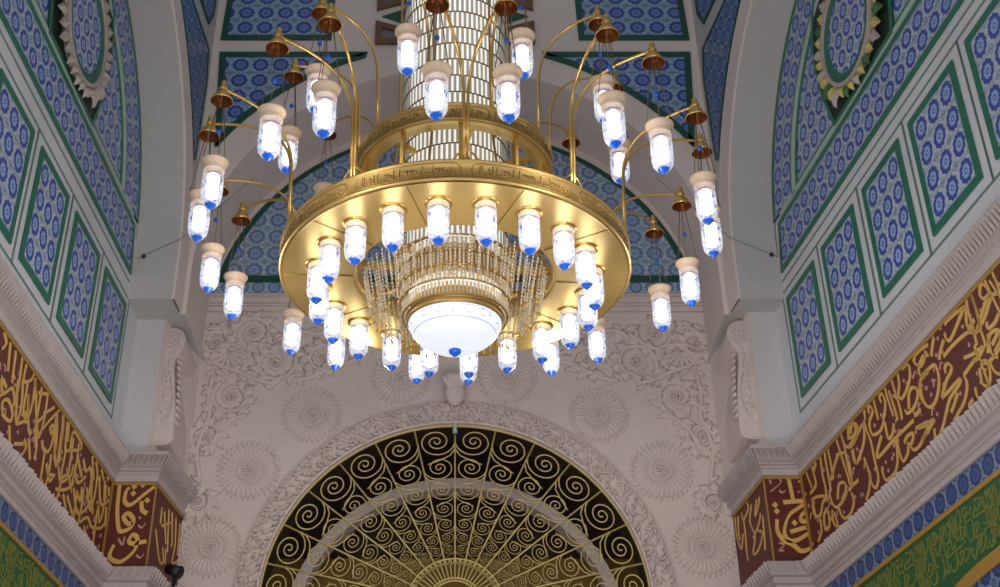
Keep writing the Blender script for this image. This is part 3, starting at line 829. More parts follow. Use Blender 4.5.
# ------------------------------------------------------------------ INSCRIPTIONS
CALL = {"right":[[[948,541],[944,544],[931,541],[913,538],[919,536],[943,525],[950,528],[951,535]],[[901,544],[900,535],[898,515],[904,510],[912,513],[915,518],[904,521]],[[878,528],[885,529],[889,535],[886,541],[882,541],[877,533],[877,525],[882,520],[891,514],[899,512]],[[960,517],[943,518],[922,517],[909,514]],[[911,536],[916,526],[915,518]],[[900,510],[898,500],[898,492]],[[872,538],[868,528],[865,520]],[[871,507],[879,503],[889,504],[889,510]],[[891,500],[893,485],[885,475]],[[889,489],[877,494]],[[969,540],[975,533],[979,527]],[[954,530],[963,524],[968,518]],[[931,500],[917,496],[901,494],[910,490],[920,490]],[[1001,519],[985,519],[976,517],[974,506],[979,495],[988,488],[998,488],[1005,496],[1007,508],[1005,517]],[[1002,520],[1003,528],[992,534],[982,530]],[[962,502],[962,507],[956,508],[952,502],[958,498],[964,496],[972,490],[976,486]],[[976,486],[966,486],[944,487],[948,483],[965,479],[975,471],[983,464],[993,458],[999,461],[998,468]],[[937,487],[920,490],[915,491]],[[937,487],[935,480],[938,473],[946,466],[958,462],[966,459]],[[904,474],[909,479],[907,483],[901,481],[900,474],[902,466],[909,460],[920,458],[925,462],[925,470]],[[1023,480],[1011,477],[996,475],[1003,472],[1022,468]],[[951,478],[960,472],[967,468]],[[931,463],[940,460]],[[1029,540],[1028,546],[1021,545],[1018,537],[1021,528],[1032,520],[1042,518],[1046,524],[1041,532],[1040,542]],[[1033,503],[1028,515],[1021,518],[1013,513],[1015,505],[1026,500],[1037,501],[1040,506]],[[1006,541],[1008,537],[998,528],[985,536]],[[1006,542],[995,543],[979,539]],[[988,517],[1000,518],[1007,514],[1009,503],[1003,491]],[[1053,546],[1051,529],[1048,514],[1048,500]],[[1068,544],[1066,528],[1062,510]],[[1062,536],[1058,519],[1056,503]],[[1093,542],[1092,530],[1091,520]],[[1079,532],[1081,539],[1075,539],[1072,531],[1076,522],[1082,516]],[[1106,534],[1106,540],[1101,539],[1099,532],[1108,528]],[[1115,543],[1116,532]],[[1026,493],[1013,493]],[[1119,533],[1117,521],[1113,509],[1112,488],[1111,471],[1119,464],[1126,472],[1126,483]],[[1108,528],[1110,521],[1106,512],[1091,509],[1080,515]],[[1080,512],[1080,501],[1078,495],[1070,496],[1064,504]],[[1028,490],[1067,490],[1103,488],[1104,494],[1090,504]],[[1064,488],[1064,476],[1060,465],[1051,467],[1046,473]],[[1052,479],[1045,482],[1034,480],[1040,473],[1047,476]],[[1028,482],[1018,480],[1005,477],[1015,470],[1027,465],[1038,466],[1043,472]],[[1066,488],[1069,472],[1078,462],[1096,462],[1101,470],[1100,477]],[[1154,518],[1153,505],[1144,503],[1126,515],[1119,533]],[[1158,524],[1141,526],[1123,531]],[[1151,534],[1145,540],[1138,535],[1143,529],[1153,530]],[[1132,500],[1127,481],[1132,469],[1142,461]],[[1164,511],[1166,488],[1174,484]],[[1157,530],[1153,541],[1140,540],[1134,534],[1139,526],[1154,522],[1165,527],[1169,534]],[[1171,543],[1168,527],[1168,512],[1165,486]],[[1183,544],[1179,526],[1172,500],[1168,487],[1150,485]],[[1206,543],[1204,526],[1204,508]],[[1214,545],[1215,533],[1214,518],[1214,499]],[[1226,544],[1227,523],[1225,508],[1227,495]],[[1238,543],[1248,535],[1249,543]],[[1250,540],[1246,521],[1263,517]],[[1210,510],[1186,526],[1170,522]],[[1202,486],[1194,498],[1181,495],[1181,487],[1193,482]],[[1152,518],[1151,505],[1144,500]],[[1265,542],[1257,521]],[[1217,502],[1217,492],[1208,480],[1191,480],[1178,486]],[[1262,504],[1261,493],[1248,487],[1237,496],[1228,500],[1255,509],[1262,503]],[[1202,477],[1199,468],[1191,462],[1178,462],[1168,470],[1170,480]],[[1230,487],[1239,482],[1240,469],[1230,469],[1227,481],[1231,488]],[[1218,481],[1219,468],[1211,462],[1213,476]],[[1249,484],[1250,471],[1261,464]],[[1261,511],[1258,489]]],"right_dots":[[956,542],[963,536],[970,541],[971,524],[920,506],[923,525],[893,523],[887,525],[909,527],[873,522],[909,502],[985,507],[998,506],[992,497],[918,479],[916,470],[948,476],[989,477],[1015,493],[1015,526],[997,506],[1032,531],[1084,522],[1092,478],[1090,469],[1075,478],[1143,514],[1100,519]],"right_face":[[[357,545],[358,534],[359,519]],[[348,516],[372,517],[364,510],[354,503],[348,493],[345,482],[348,474],[357,474],[371,482]],[[339,497],[338,484],[343,474],[352,469],[360,462],[370,465]],[[373,495],[365,495],[365,501],[370,504],[372,497],[374,493]],[[351,483],[368,488]]],"right_face_dots":[[339,513],[340,506],[357,493]],"right_face_marks":[[[337,542],[338,537]],[[348,543],[348,538],[336,528]],[[346,530],[348,527],[352,529]],[[368,541],[368,538]],[[365,527],[368,529]],[[338,471],[343,469],[337,463],[342,463]]],"right_inner":[[[1368,537],[1363,519],[1366,493],[1365,480]],[[1392,543],[1392,518],[1382,500],[1371,514]],[[1332,533],[1344,518],[1334,497],[1346,482],[1329,479],[1310,491],[1327,501]],[[1346,545],[1345,532],[1366,526]],[[1315,532],[1326,517],[1312,523],[1306,531]],[[1307,513],[1319,504],[1340,497]],[[1381,538],[1385,519],[1382,510]],[[1303,508],[1306,486],[1309,472]]],"left":[[[979,541],[985,516]],[[993,540],[998,511]],[[1009,542],[1013,512]],[[1020,541],[1021,525],[1036,534],[1040,542]],[[1044,540],[1050,531]],[[962,542],[971,536],[964,526]],[[974,505],[989,502]],[[976,503],[984,494],[1000,507],[1010,500],[1008,493]],[[990,480],[987,488],[997,494],[1009,490],[1011,482],[1002,478],[988,478]],[[1009,520],[1014,503],[1021,486],[1028,487],[1042,500],[1036,520]],[[1019,525],[1026,504],[1024,487]],[[1045,538],[1055,523],[1066,508],[1078,518],[1079,523]],[[1114,543],[1093,520],[1071,495],[1068,508]],[[1036,520],[1049,494],[1057,489]],[[1105,512],[1099,516],[1106,521],[1110,510],[1105,495],[1092,491],[1085,497]],[[1108,537],[1118,518],[1122,493]],[[1083,524],[1100,538]],[[1009,476],[1022,458],[1041,461],[1052,474],[1045,480]],[[1056,531],[1081,543]],[[1025,466],[1045,475]],[[1127,541],[1132,524],[1133,505]],[[1062,499],[1075,487],[1075,473]],[[1054,485],[1066,469]],[[1143,544],[1148,524]],[[1125,543],[1132,518],[1135,496]],[[1139,541],[1145,516],[1153,517],[1188,536],[1159,540],[1158,518]],[[1109,531],[1120,501],[1130,490]],[[1147,513],[1147,488],[1163,497]],[[1197,528],[1210,520],[1220,528],[1228,522]],[[1222,543],[1236,521]],[[1235,546],[1250,527]],[[1254,547],[1266,534]],[[1274,548],[1281,540]],[[1174,511],[1172,498]],[[1105,483],[1113,476],[1130,481]],[[1180,525],[1189,517],[1201,510]],[[1137,492],[1146,482],[1162,491],[1163,497]],[[1136,470],[1160,479],[1179,492],[1178,499]],[[1181,506],[1193,500],[1212,515]],[[1184,491],[1201,474],[1214,476],[1230,489]],[[1198,490],[1208,487],[1206,501]],[[1232,522],[1236,506],[1249,489]],[[1252,532],[1269,508],[1292,522]],[[1270,535],[1278,515]],[[1286,534],[1290,526]],[[1214,466],[1235,480],[1251,476],[1280,486],[1290,497]],[[1221,507],[1234,490]],[[1261,504],[1273,489]],[[1287,512],[1297,492]],[[1109,482],[1119,471],[1127,479]],[[1169,477],[1192,466]],[[1158,474],[1172,464]],[[1227,468],[1239,462]]],"left_face":[[[-363,545],[-362,518],[-359,499],[-355,490],[-345,494],[-343,503],[-349,510],[-354,507],[-349,499],[-343,499]],[[-325,541],[-336,531],[-348,520],[-355,524],[-355,535],[-352,540]],[[-337,524],[-335,514],[-329,510]],[[-345,481],[-342,486],[-337,484],[-336,477],[-343,477],[-345,481]],[[-336,477],[-326,479]],[[-336,477],[-338,468],[-349,457],[-359,458],[-363,464],[-360,475]]],"left_face_dots":[[-347,541],[-338,543],[-347,533],[-331,525]],"left_face_marks":[[[-337,497],[-333,494],[-330,499]],[[-356,482],[-351,475],[-350,484]],[[-335,464],[-331,461],[-327,465]],[[-337,507],[-336,504]]],"left_inner":[[[1318,499],[1341,472],[1354,475],[1346,489]],[[1333,508],[1362,523]],[[1338,527],[1355,496]],[[1352,535],[1363,489]],[[1363,536],[1374,506],[1371,498]],[[1378,535],[1385,507],[1382,484],[1400,491]],[[1394,534],[1401,497]],[[1329,528],[1330,509]],[[1357,491],[1360,475]]]}
def ins_band(side):
    wp = wall_pt(side); nm = 'right' if side > 0 else 'left'
    y0 = PF[side]; z0, z1 = 4.44, 5.44
    c0 = Vector(wp(9.0, 4.44)); sub = lambda y, z, o=0.0: tuple(Vector(wp(y, z, o))-c0)
    root = empty('inscription_band', c0)
    tag(root, 'maroon band of interlaced gold calligraphy running along the %s wall between the two cornices' % nm, 'inscription')
    mb = MB(); slab(mb, sub, [(5.2, z0), (y0-.003, z0), (y0-.003, z1), (5.2, z1)], .001, .006); mb.build('maroon_ground', M['maroon'], root)
    mb = MB(); key = 'right' if side > 0 else 'left'
    w = .040 if side > 0 else .042
    sts = [[(a/100, b/100) for a, b in st] for st in CALL[key]]
    ext = sts+[[(a-3.05, b) for a, b in st] for st in sts if min(p[0] for p in st) > 9.0 and min(p[0] for p in st) < 12.2]
    if side < 0:
        r4 = random.Random(21)
        for q in range(16):
            a = 10.3+q*.165; b = r4.choice((4.95, 5.0, 4.62)); h = r4.uniform(.30, .42)
            ext.append([(a, b+h), (a+.02, b+h*.5), (a-.01, b), (a-.06, b-.05), (a-.11, b+.03)] if q % 2 else [(a, b+h), (a+.02, b)])
    for st in ext:
        st = [(min(a, y0-.09), min(max(b, z0+.03), z1-.02)) for a, b in st]
        stroke(mb, sub, st, w, .004, .014, 60, .45)
    k0 = len(mb.f)
    dots = CALL.get(key+'_dots') or []
    rnd = random.Random(5)
    pts = [(a/100, b/100) for a, b in dots]+[(rnd.uniform(9.6, 12.9), rnd.uniform(4.65, 5.3)) for _ in range(30)]
    for (a, b) in pts:
        diamond(mb, sub, (min(a, y0-.1), b), .020, .022, .004, .013)
    for _ in range(30):
        a, b = rnd.uniform(9.6, 12.8), rnd.uniform(4.65, 5.25); d = rnd.choice((1, -1))
        stroke(mb, sub, [(a, b), (a+.03*d, b+.05), (a+.07*d, b+.03)], .02, .004, .012)
    mb.mi[k0:] = [1]*(len(mb.f)-k0)
    mb.build('lettering', [M['gilt_paint'], M['pale_mark']], root)
    mb = MB(); slab(mb, sub, [(y0-.07, z0), (y0-.012, z0), (y0-.012, z1), (y0-.07, z1)], .004, .012)
    mb.build('gold_edge', M['gilt_border'], root)
    # on the pier face
    Y = PF[side]; x0, x1 = wx(side, Y), BX[side]
    fpp = far_pt(Y); c1 = Vector((x0, Y, z0)); sb = lambda x, z, o=0.0: tuple(Vector(fpp(x, z, o))-c1)
    root = empty('inscription_tablet', c1)
    tag(root, ('square maroon panel of large bright gold calligraphy facing the camera on the right pier' if side > 0
               else 'square maroon panel of large gold calligraphy facing the camera on the left pier'), 'inscription')
    e = .004*side
    mb = MB(); slab(mb, sb, [(x0, z0), (x1, z0), (x1, z1), (x0, z1)], .001, .005); mb.build('maroon_ground', M['maroon'], root)
    mb = MB()
    for st in CALL[key+'_face']: stroke(mb, sb, [(a/100, b/100) for a, b in st], .052, .003, .014, 60, .5)
    for (a, b) in CALL[key+'_face_dots']: diamond(mb, sb, (a/100, b/100), .034, .036, .003, .014)
    k0 = len(mb.f)
    for st in CALL[key+'_face_marks']: stroke(mb, sb, [(a/100, b/100) for a, b in st], .022, .003, .010)
    mb.mi[k0:] = [1]*(len(mb.f)-k0)
    mb.build('lettering', [M['gilt_paint'], M['pale_mark']], root)
    # on the inner side of the pier
    xb, xe = BX[side], BE[side]
    def ip(y, z, o=0.0):
        t = (y-Y)/(YF-Y); return (xb+(xe-xb)*t-side*o, y, z)
    c2 = Vector(ip(Y, z0)); si = lambda y, z, o=0.0: tuple(Vector(ip(y, z, o))-c2)
    root = empty('inscription_tablet', c2)
    tag(root, 'narrow maroon panel of dense gold calligraphy on the inner side of the %s pier' % nm, 'inscription')
    mb = MB(); slab(mb, si, [(Y-.004, z0), (YF, z0), (YF, z1), (Y-.004, z1)], .001, .005); mb.build('maroon_ground', M['maroon'], root)
    mb = MB()
    for st in CALL[key+'_inner']: stroke(mb, si, [(min(max(a/100, Y+.08), YF-.03), min(max(b/100, z0+.03), z1-.03)) for a, b in st], .034, .003, .012, 60, .6)
    mb.build('lettering', M['gilt_paint'], root)
    mb = MB(); slab(mb, si, [(Y, z0), (Y+.04, z0), (Y+.04, z1), (Y, z1)], .003, .012); mb.build('gold_edge', M['gilt_border'], root)
for side in (1, -1):
    ins_band(side)
    wp = wall_pt(side); nm = 'right' if side > 0 else 'left'; y0 = PF[side]
    c0 = Vector(wp(9.0, 3.95)); sub = lambda y, z, o=0.0: tuple(Vector(wp(y, z, o))-c0)
    mb = MB(); slab(mb, sub, [(5.2, 3.96), (y0-.01, 3.96), (y0-.01, 4.17), (5.2, 4.17)], .001, .006, lambda y, z: (y/.205, (z-3.96)/.21))
    o = mb.build('tile_frieze', M['tile_frieze'], None, c0)
    tag(o, 'narrow frieze of dark blue tiles under the lower cornice of the %s wall' % nm, 'tile frieze')
    root = empty('green_inscription', c0); tag(root, 'green panel of fine gold calligraphy at the bottom of the %s wall' % nm, 'inscription')
    mb = MB(); slab(mb, sub, [(5.2, 2.6), (y0-.01, 2.6), (y0-.01, 3.93), (5.2, 3.93)], .001, .005); mb.build('green_ground', M['ins_green'], root)
    mb = MB(); slab(mb, sub, [(5.2, 3.925), (y0-.01, 3.925), (y0-.01, 3.965), (5.2, 3.965)], .001, .02)
    if side > 0:      # top of a gold-framed arch at the very bottom right
        q = smooth_path([(11.2, 2.95), (10.6, 3.22), (10.1, 3.36), (9.4, 3.42), (8.4, 3.42)], 5); q2 = [(a-.03, b-.11) for a, b in q]
        ringslab(mb, sub, q, q2, .001, .03, closed=False)
    mb.build('gold_border', M['gilt_border'], root)
    if side > 0:
        mb = MB(); slab(mb, sub, [(11.1, 2.86)]+q2+[(8.4, 2.86)], .004, .012, lambda y, z: (y/.2, z/.2)); mb.build('arch_tiles', M['tile_frieze'], root)
    mb = MB(); rnd = random.Random(11+side)
    src = [[(a/100, b/100) for a, b in st] for st in CALL['right']]
    for row in range(2):
        for k in range(4):
            for st in src:
                s_ = .40; off = 8.2+k*1.25+row*.5
                p = [((a-9.0)*s_*.9+off, (b-4.5)*s_*1.25+3.42-row*.52) for a, b in st]
                if side > 0 and min(z for _, z in p) < 3.44 and min(a for a, _ in p) < 11.0: continue
                if max(a for a, _ in p) > y0-.05: continue
                stroke(mb, sub, p, .019, .003, .012, 60, .5)
    mb.build('lettering', M['olive_gilt'], root)
    for (za, zb_) in ():
        pass

# ------------------------------------------------------------------ WINDOW GRILLE
GC = Vector((0, YF+.03, 4.42))
grille = empty('window_grille', GC); tag(grille, 'fan shaped gold wrought iron grille of spiral scrolls filling the round-headed window', 'window grille')
g3 = lambda r, a, o=0.0: (r*math.sin(a), -o, r*math.cos(a))
R0, HUB = 2.195, .28
mb = MB(); mb.tube([g3(R0, -PI/2+PI*i/64) for i in range(65)], .022, 6); mb.tube([g3(R0, PI/2), (R0, 0, -1.4)], .02, 6); mb.tube([g3(R0, -PI/2), (-R0, 0, -1.4)], .02, 6)
mb.tube([(-R0, 0, -.02), (R0, 0, -.02)], .016, 6)
mb.build('outer_frame', M['grille'], grille)
ns = 14; dA = PI/ns
ray = None
for i in range(ns+1):
    if ray is None:
        mb = MB(); mb.tube([(HUB, 0, 0), (R0, 0, 0)], [.009, .012], 6); ray = mb.build('ray_bar', M['grille'], grille); o = ray
        for q in range(1): pass
    else: o = ray.copy(); COL.objects.link(o); o.parent = grille
    o.rotation_euler = (0, -i*dA, 0)
def spiral_mb(hand):
    """one scroll of unit outer radius, its tail sweeping inwards to the next scroll"""
    mb = MB(); pts = []; m = 60; T = 2.6
    for i in range(m+1):
        t = i/m; a = PI/2*hand+hand*t*T*2*PI+PI*.0; r = .08+.90*(1-t)**1.35
        pts.append((r*math.cos(a), 0, r*math.sin(a)))
    # tail from the start (at +-z side) round towards the hub side
    tail = [(-1.45, 0, -.55*hand), (-1.25, 0, .05*hand), (-1.0, 0, .62*hand), (-.62, 0, .90*hand), (-.3, 0, .97*hand)]
    mb.tube(tail+pts, .044, 5)
    return mb
sc = {1: None, -1: None}
k_ = .832
r1 = R0/(1+math.sin(dA/2)*.84)-.012
for i in range(ns):
    a = (i+.5)*dA
    r = r1
    for j in range(7):
        hand = 1 if (j+(1 if i >= ns/2 else 0)) % 2 == 0 else -1
        size = r*math.sin(dA/2)*1.03
        if sc[hand] is None: sc[hand] = spiral_mb(hand).build('scroll', M['grille'], grille); o = sc[hand]
        else: o = sc[hand].copy(); COL.objects.link(o); o.parent = grille
        o.location = (r*math.cos(a), 0, r*math.sin(a)); o.rotation_euler = (0, -a, 0)
        o.scale = (size*.84, max(size, .16), size)
        r *= k_
mb = MB()
rr = r
for q in (HUB, HUB+.035, r*.98): mb.tube([g3(q, -PI/2+PI*i/40) for i in range(41)], .010, 5)
for i in range(ns*2+1):
    a = -PI/2+PI*i/(ns*2); mb.tube([g3(HUB, a), g3(r*1.0, a)], .007, 5)
    if i < ns*2: 
        am = a+PI/(ns*4); mb.tube([g3(r, a), g3(r*.86, am), g3(r, a+PI/(ns*2))], .007, 5)
mb.build('hub_fan', M['grille'], grille)
mb = MB(); mb.tube([(0, -.03, R0+.02), (0, -.05, R0-.12)], [.02, .03], 6); mb.ellipsoid((0, -.04, R0-.02), (.03, .03, .05))
mb.build('top_clasp', M['stripe'], grille)

# ------------------------------------------------------------------ small fittings
c = Vector((-3.02, 13.32, 4.50))
root = empty('spotlight', c); tag(root, 'small black spotlight clamped on the lower cornice beside the left pier', 'spotlight')
mb = MB(); mb.tube([(-.05, 0, .10), (.09, -.06, .03)], [.055, .075], 12); mb.build('lamp_head', M['black'], root)
mb = MB(); mb.tube([(.02, 0, .03), (.04, 0, -.3)], .018, 8); mb.box((.04, 0, -.02), (.05, .05, .12)); mb.build('bracket', M['black'], root)
def cable(name, label, P, r=.004, beads=()):
    c = Vector(P[0]); mb = MB(); mb.tube([tuple(Vector(p)-c) for p in P], r, 5)
    o = mb.build(name, M['wire'], None, c); tag(o, label, 'cable')
    for b in beads:
        mb = MB(); mb.ellipsoid(tuple(Vector(b)-c), (.024, .024, .028)); mb.build('clamp', M['black'], o)
cable('tension_cable', 'thin dark cable across the left arch jamb at the height of the hanging lamps', [(-3.735, 12.56, 8.02), (-3.55, 12.53, 8.10), (-3.2, 12.53, 8.30), (-2.2, 11.4, 8.35)], .003, [(-3.60, 12.53, 8.06)])
cable('tension_cable', 'thin dark cable across the right arch jamb behind the hanging lamps', [(3.735, 12.53, 8.05), (3.5, 12.5, 8.15), (3.2, 12.5, 8.30), (2.2, 11.4, 8.35)], .003, [(3.66, 12.52, 8.08)])
cable('thin_wire', 'hair thin wire slanting over the upper left arch soffit', [(-3.78, 11.24, 10.55), (-3.26, 11.60, 10.42)], .004)
cable('thin_wire', 'hair thin wire slanting over the upper right arch soffit', [(3.90, 11.24, 10.5), (3.36, 11.60, 10.38)], .004)

# ------------------------------------------------------------------ CHANDELIER
CZ = 5.2
ch = empty('chandelier', (0, 9.7, CZ)); ch.rotation_euler = (math.radians(1.6), 0, 0)
tag(ch, 'huge two-tier brass chandelier with crystal column, lit glass lamps and bright bowl', 'chandelier')
def cy(r, deg, z): a = math.radians(deg); return (r*math.sin(a), -r*math.cos(a), z-CZ)
DR = math.radians
def lz(prof): return [(r, z-CZ) for r, z in prof]

def ring(name, RO, RI_, zb, zt, label, ncart):
    mb = MB()
    # fascia with rolled edges, then the flat underside
    mb.lathe(lz([(RI_, zb+.0), (RO-.03, zb-.004), (RO-.008, zb-.012), (RO+.008, zb-.006), (RO+.010, zb+.010), (RO-.004, zb+.018), (RO-.004, zt-.020), (RO+.012, zt-.012), (RO+.012, zt), (RO-.01, zt+.006), (RO-.03, zt)]), 96)
    o = mb.build(name, M['antique_brass'], ch, label=label)
    # underside sheet
    return o
lower = ring('lower_ring', 1.54, 1.50, 6.0, 6.18, 'engraved brass hoop of the lower tier', 10)
mb = MB(); mb.lathe(lz([(.86, 6.03), (.87, 5.998), (.90, 5.99), (1.49, 5.99), (1.515, 5.985)]), 96); mb.lathe(lz([(1.5, 6.17), (.86, 6.17), (.86, 6.03)]), 96)
soffit = mb.build('ring_underside', M['soffit_brass'], ch, label='bright satin brass underside of the lower ring')
sm_ = None
for k in range(10):
    if sm_ is None: mb = MB(); mb.tube([cy(.9, 0, 5.988), cy(1.5, 0, 5.988)], .004, 4); sm_ = mb.build('sheet_seam', M['dark_brass'], soffit); o = sm_
    else: o = sm_.copy(); COL.objects.link(o); o.parent = soffit
    o.rotation_euler = (0, 0, DR(3.3+36*k+18))
upper = ring('upper_ring', .90, .86, 7.07, 7.24, 'engraved brass hoop of the upper tier', 10)
mb = MB(); mb.lathe(lz([(.74, 7.10), (.74, 7.075), (.87, 7.066)]), 72); mb.lathe(lz([(.87, 7.23), (.74, 7.23), (.74, 7.10)]), 72); mb.build('ring_underside', M['soffit_brass'], ch, label='brass underside of the upper ring')

def cartouches(R, zb, zt, n, ph, parent):
    h0, h1 = zb+.028, zt-.028; rnd = random.Random(3); first = None
    for k in range(n):
        if first is None:
            mb = MB(); a0 = 1.6; a1 = 360/n-1.6; hr = math.degrees((h1-h0)/2/R); pts = []; m = 14
            for i in range(m+1): pts.append(cy(R, a0+hr+(a1-a0-2*hr)*i/m, h1))
            for i in range(1, 8): t = PI*i/8; pts.append(cy(R, a1-hr+hr*math.sin(t), (h0+h1)/2+(h1-h0)/2*math.cos(t)))
            for i in range(m+1): pts.append(cy(R, a1-hr-(a1-a0-2*hr)*i/m, h0))
            for i in range(1, 8): t = PI*i/8; pts.append(cy(R, a0+hr-hr*math.sin(t), (h0+h1)/2-(h1-h0)/2*math.cos(t)))
            mb.tube(pts, .005, 4, True)
            a = a0+hr
            while a < a1-hr-1:
                w = rnd.uniform(.8, 1.8); q = []; kind = rnd.random()
                for i in range(7):
                    t = i/6
                    if kind < .4: zz = (h0+h1)/2-.02-.02*math.sin(PI*t)
                    elif kind < .7: zz = h0+.02+(h1-h0-.04)*t
                    else: zz = (h0+h1)/2+.02*math.sin(2*PI*t)
                    q.append(cy(R+.001, a+(w*t if kind < .4 or kind > .7 else .2*t), zz))
                mb.tube(q, .0045, 4); a += w*.7
            first = mb.build('cartouche', M['engraved'], parent); o = first
        else: o = first.copy(); COL.objects.link(o); o.parent = parent
        o.rotation_euler = (0, 0, DR(ph+360/n*k))
cartouches(1.537, 6.0, 6.18, 10, 3.3, lower)
cartouches(.897, 7.07, 7.24, 10, 21.3, upper)

# spokes
bm_ = None
for k in range(10):
    if bm_ is None:
        mb = MB(); mb.box((0, -.70, 6.10-CZ), (.05, .46, .06)); bm_ = mb.build('spoke', M['brass'], ch); o = bm_
    else: o = bm_.copy(); COL.objects.link(o); o.parent = ch
    o.rotation_euler = (0, 0, DR(36*k+21.3))
s2 = None
for k in range(6):
    if s2 is None:
        mb = MB(); mb.box((0, -.62, 7.13-CZ), (.04, .28, .045)); s2 = mb.build('upper_spoke', M['brass'], ch); o = s2
    else: o = s2.copy(); COL.objects.link(o); o.parent = ch
    o.rotation_euler = (0, 0, DR(60*k+12))
# curved ribs that carry the upper ring and run up beside the column
rb = None
for k in range(6):
    if rb is None:
        mb = MB(); pts = []
        for i in range(16):
            t = i/15; z = 6.12+(9.9-6.12)*t; r = .53+.28*(1-min(1, t*2.4))**2
            pts.append((0, -r, z-CZ))
        mb.tube(pts, .013, 6); rb = mb.build('column_rib', M['antique_brass'], ch); o = rb
    else: o = rb.copy(); COL.objects.link(o); o.parent = ch
    o.rotation_euler = (0, 0, DR(60*k-22))
# diagonal stays between tiers
dg = None
for k in range(10):
    if dg is None:
        mb = MB(); mb.box((0, 0, 0), (.035, .035, .62)); dg = mb.build('tier_stay', M['brass'], ch); o = dg
    else: o = dg.copy(); COL.objects.link(o); o.parent = ch
    a = 36*k+3.3; o.location = cy(.84, a, 7.07-.31); 
    o.rotation_euler = (0, 0, DR(a))

# crystal column: tiers of upright rods round a frosted core
def rods(mb, R, z0, z1, tiers, n, wr, dep=.010, R1=None, jit=0.0, rnd=random.Random(2)):
    for t in range(tiers):
        a0 = z0+(z1-z0)*t/tiers; a1 = z0+(z1-z0)*(t+1)/tiers
        ra = R+((R1 or R)-R)*t/tiers
        for i in range(n):
            a = 2*PI*(i+.5*(t % 2))/n
            r = ra+rnd.uniform(-jit, jit); l0 = a0+.012+rnd.uniform(0, jit)
            vs = []
            for z in (l0, a1-.010):
                for q in range(4):
                    aa = a+(wr/ra)*math.cos(PI/2*q); rr = r+dep*math.sin(PI/2*q)
                    vs.append((rr*math.cos(aa), rr*math.sin(aa), z-CZ))
            mb.add(vs, [(0, 1, 5, 4), (1, 2, 6, 5), (2, 3, 7, 6), (3, 0, 4, 7), (0, 3, 2, 1), (4, 5, 6, 7)])
mb = MB(); rods(mb, .485, 6.15, 10.0, 20, 64, .0135)
cc = mb.build('crystal_column', M['crystal'], ch, label='tall column of upright clear crystal rods'); cc['kind'] = 'stuff'
mb = MB(); mb.lathe(lz([(.40, 5.7), (.43, 6.2), (.43, 10.0)]), 40); mb.build('column_core', M['core'], cc)
mb = MB()
for t in range(21):
    z = 6.15+(10.0-6.15)*t/20; mb.lathe(lz([(.482, z-.003), (.496, z-.003), (.496, z+.003), (.482, z+.003)]), 48)
mb.build('column_hoops', M['dark_brass'], cc)
# lower drum above the bowl
mb = MB(); rods(mb, .455, 5.585, 6.12, 4, 84, .012, .010, .54)
dr = mb.build('crystal_drum', M['crystal_gold'], ch, label='drum of champagne crystal rods above the bowl'); dr['kind'] = 'stuff'
mb = MB()
for t in range(5):
    z = 5.59+.53*t/4; r = .460+.085*t/4
    mb.lathe(lz([(r-.012, z-.004), (r+.006, z-.004), (r+.006, z+.004), (r-.012, z+.004)]), 56)
mb.lathe(lz([(.38, 5.6), (.44, 6.1)]), 40)
mb.build('drum_hoops', M['antique_brass'], dr)
# bead strands hanging from the inner edge of the lower ring
mb = MB(); rnd = random.Random(9); ns_ = 120
for i in range(ns_):
    a = 360*i/ns_; R = .80 if i % 2 else .70
    ln = .36+.10*(i % 3)/2
    if i % 2: ln *= .8
    z = 6.0
    k = int(ln/.032)
    for j in range(k):
        zz = z-.016-j*.032
        mb.ellipsoid(cy(R-.06*j/k, a, zz), (.0105, .0105, .016), None, 5, 3)
st = mb.build('bead_strands', M['crystal_gold'], ch, label='curtain of small crystal bead strands'); st['kind'] = 'stuff'
mb = MB()
for i in range(ns_):
    a = 360*i/ns_; R = .74 if i % 2 else .64
    ln = (.36+.10*(i % 3)/2)*(.8 if i % 2 else 1)
    mb.ellipsoid(cy(R, a, 6.0-ln-.02), (.010, .010, .022), None, 5, 4)
mb.build('gold_drops', M['brass'], st)

# bowl
mb = MB(); mb.lathe(lz([(.02, 5.285), (.12, 5.295), (.23, 5.33), (.32, 5.39), (.375, 5.45), (.40, 5.51), (.405, 5.535)]), 56)
bowl = mb.build('glass_bowl', M['bowl'], ch, label='wide lit glass bowl painted with pale blue flowers')
mb = MB(); mb.lathe(lz([(.40, 5.535), (.412, 5.532), (.422, 5.545), (.425, 5.57), (.415, 5.585), (.43, 5.59)]), 56); mb.build('bowl_rim', M['antique_brass'], bowl)
mb = MB(); mb.lathe(lz([(0, 5.225), (.022, 5.23), (.03, 5.245), (.05, 5.255), (.055, 5.28), (.03, 5.295)]), 20); mb.build('finial', M['blue_glass'], bowl)

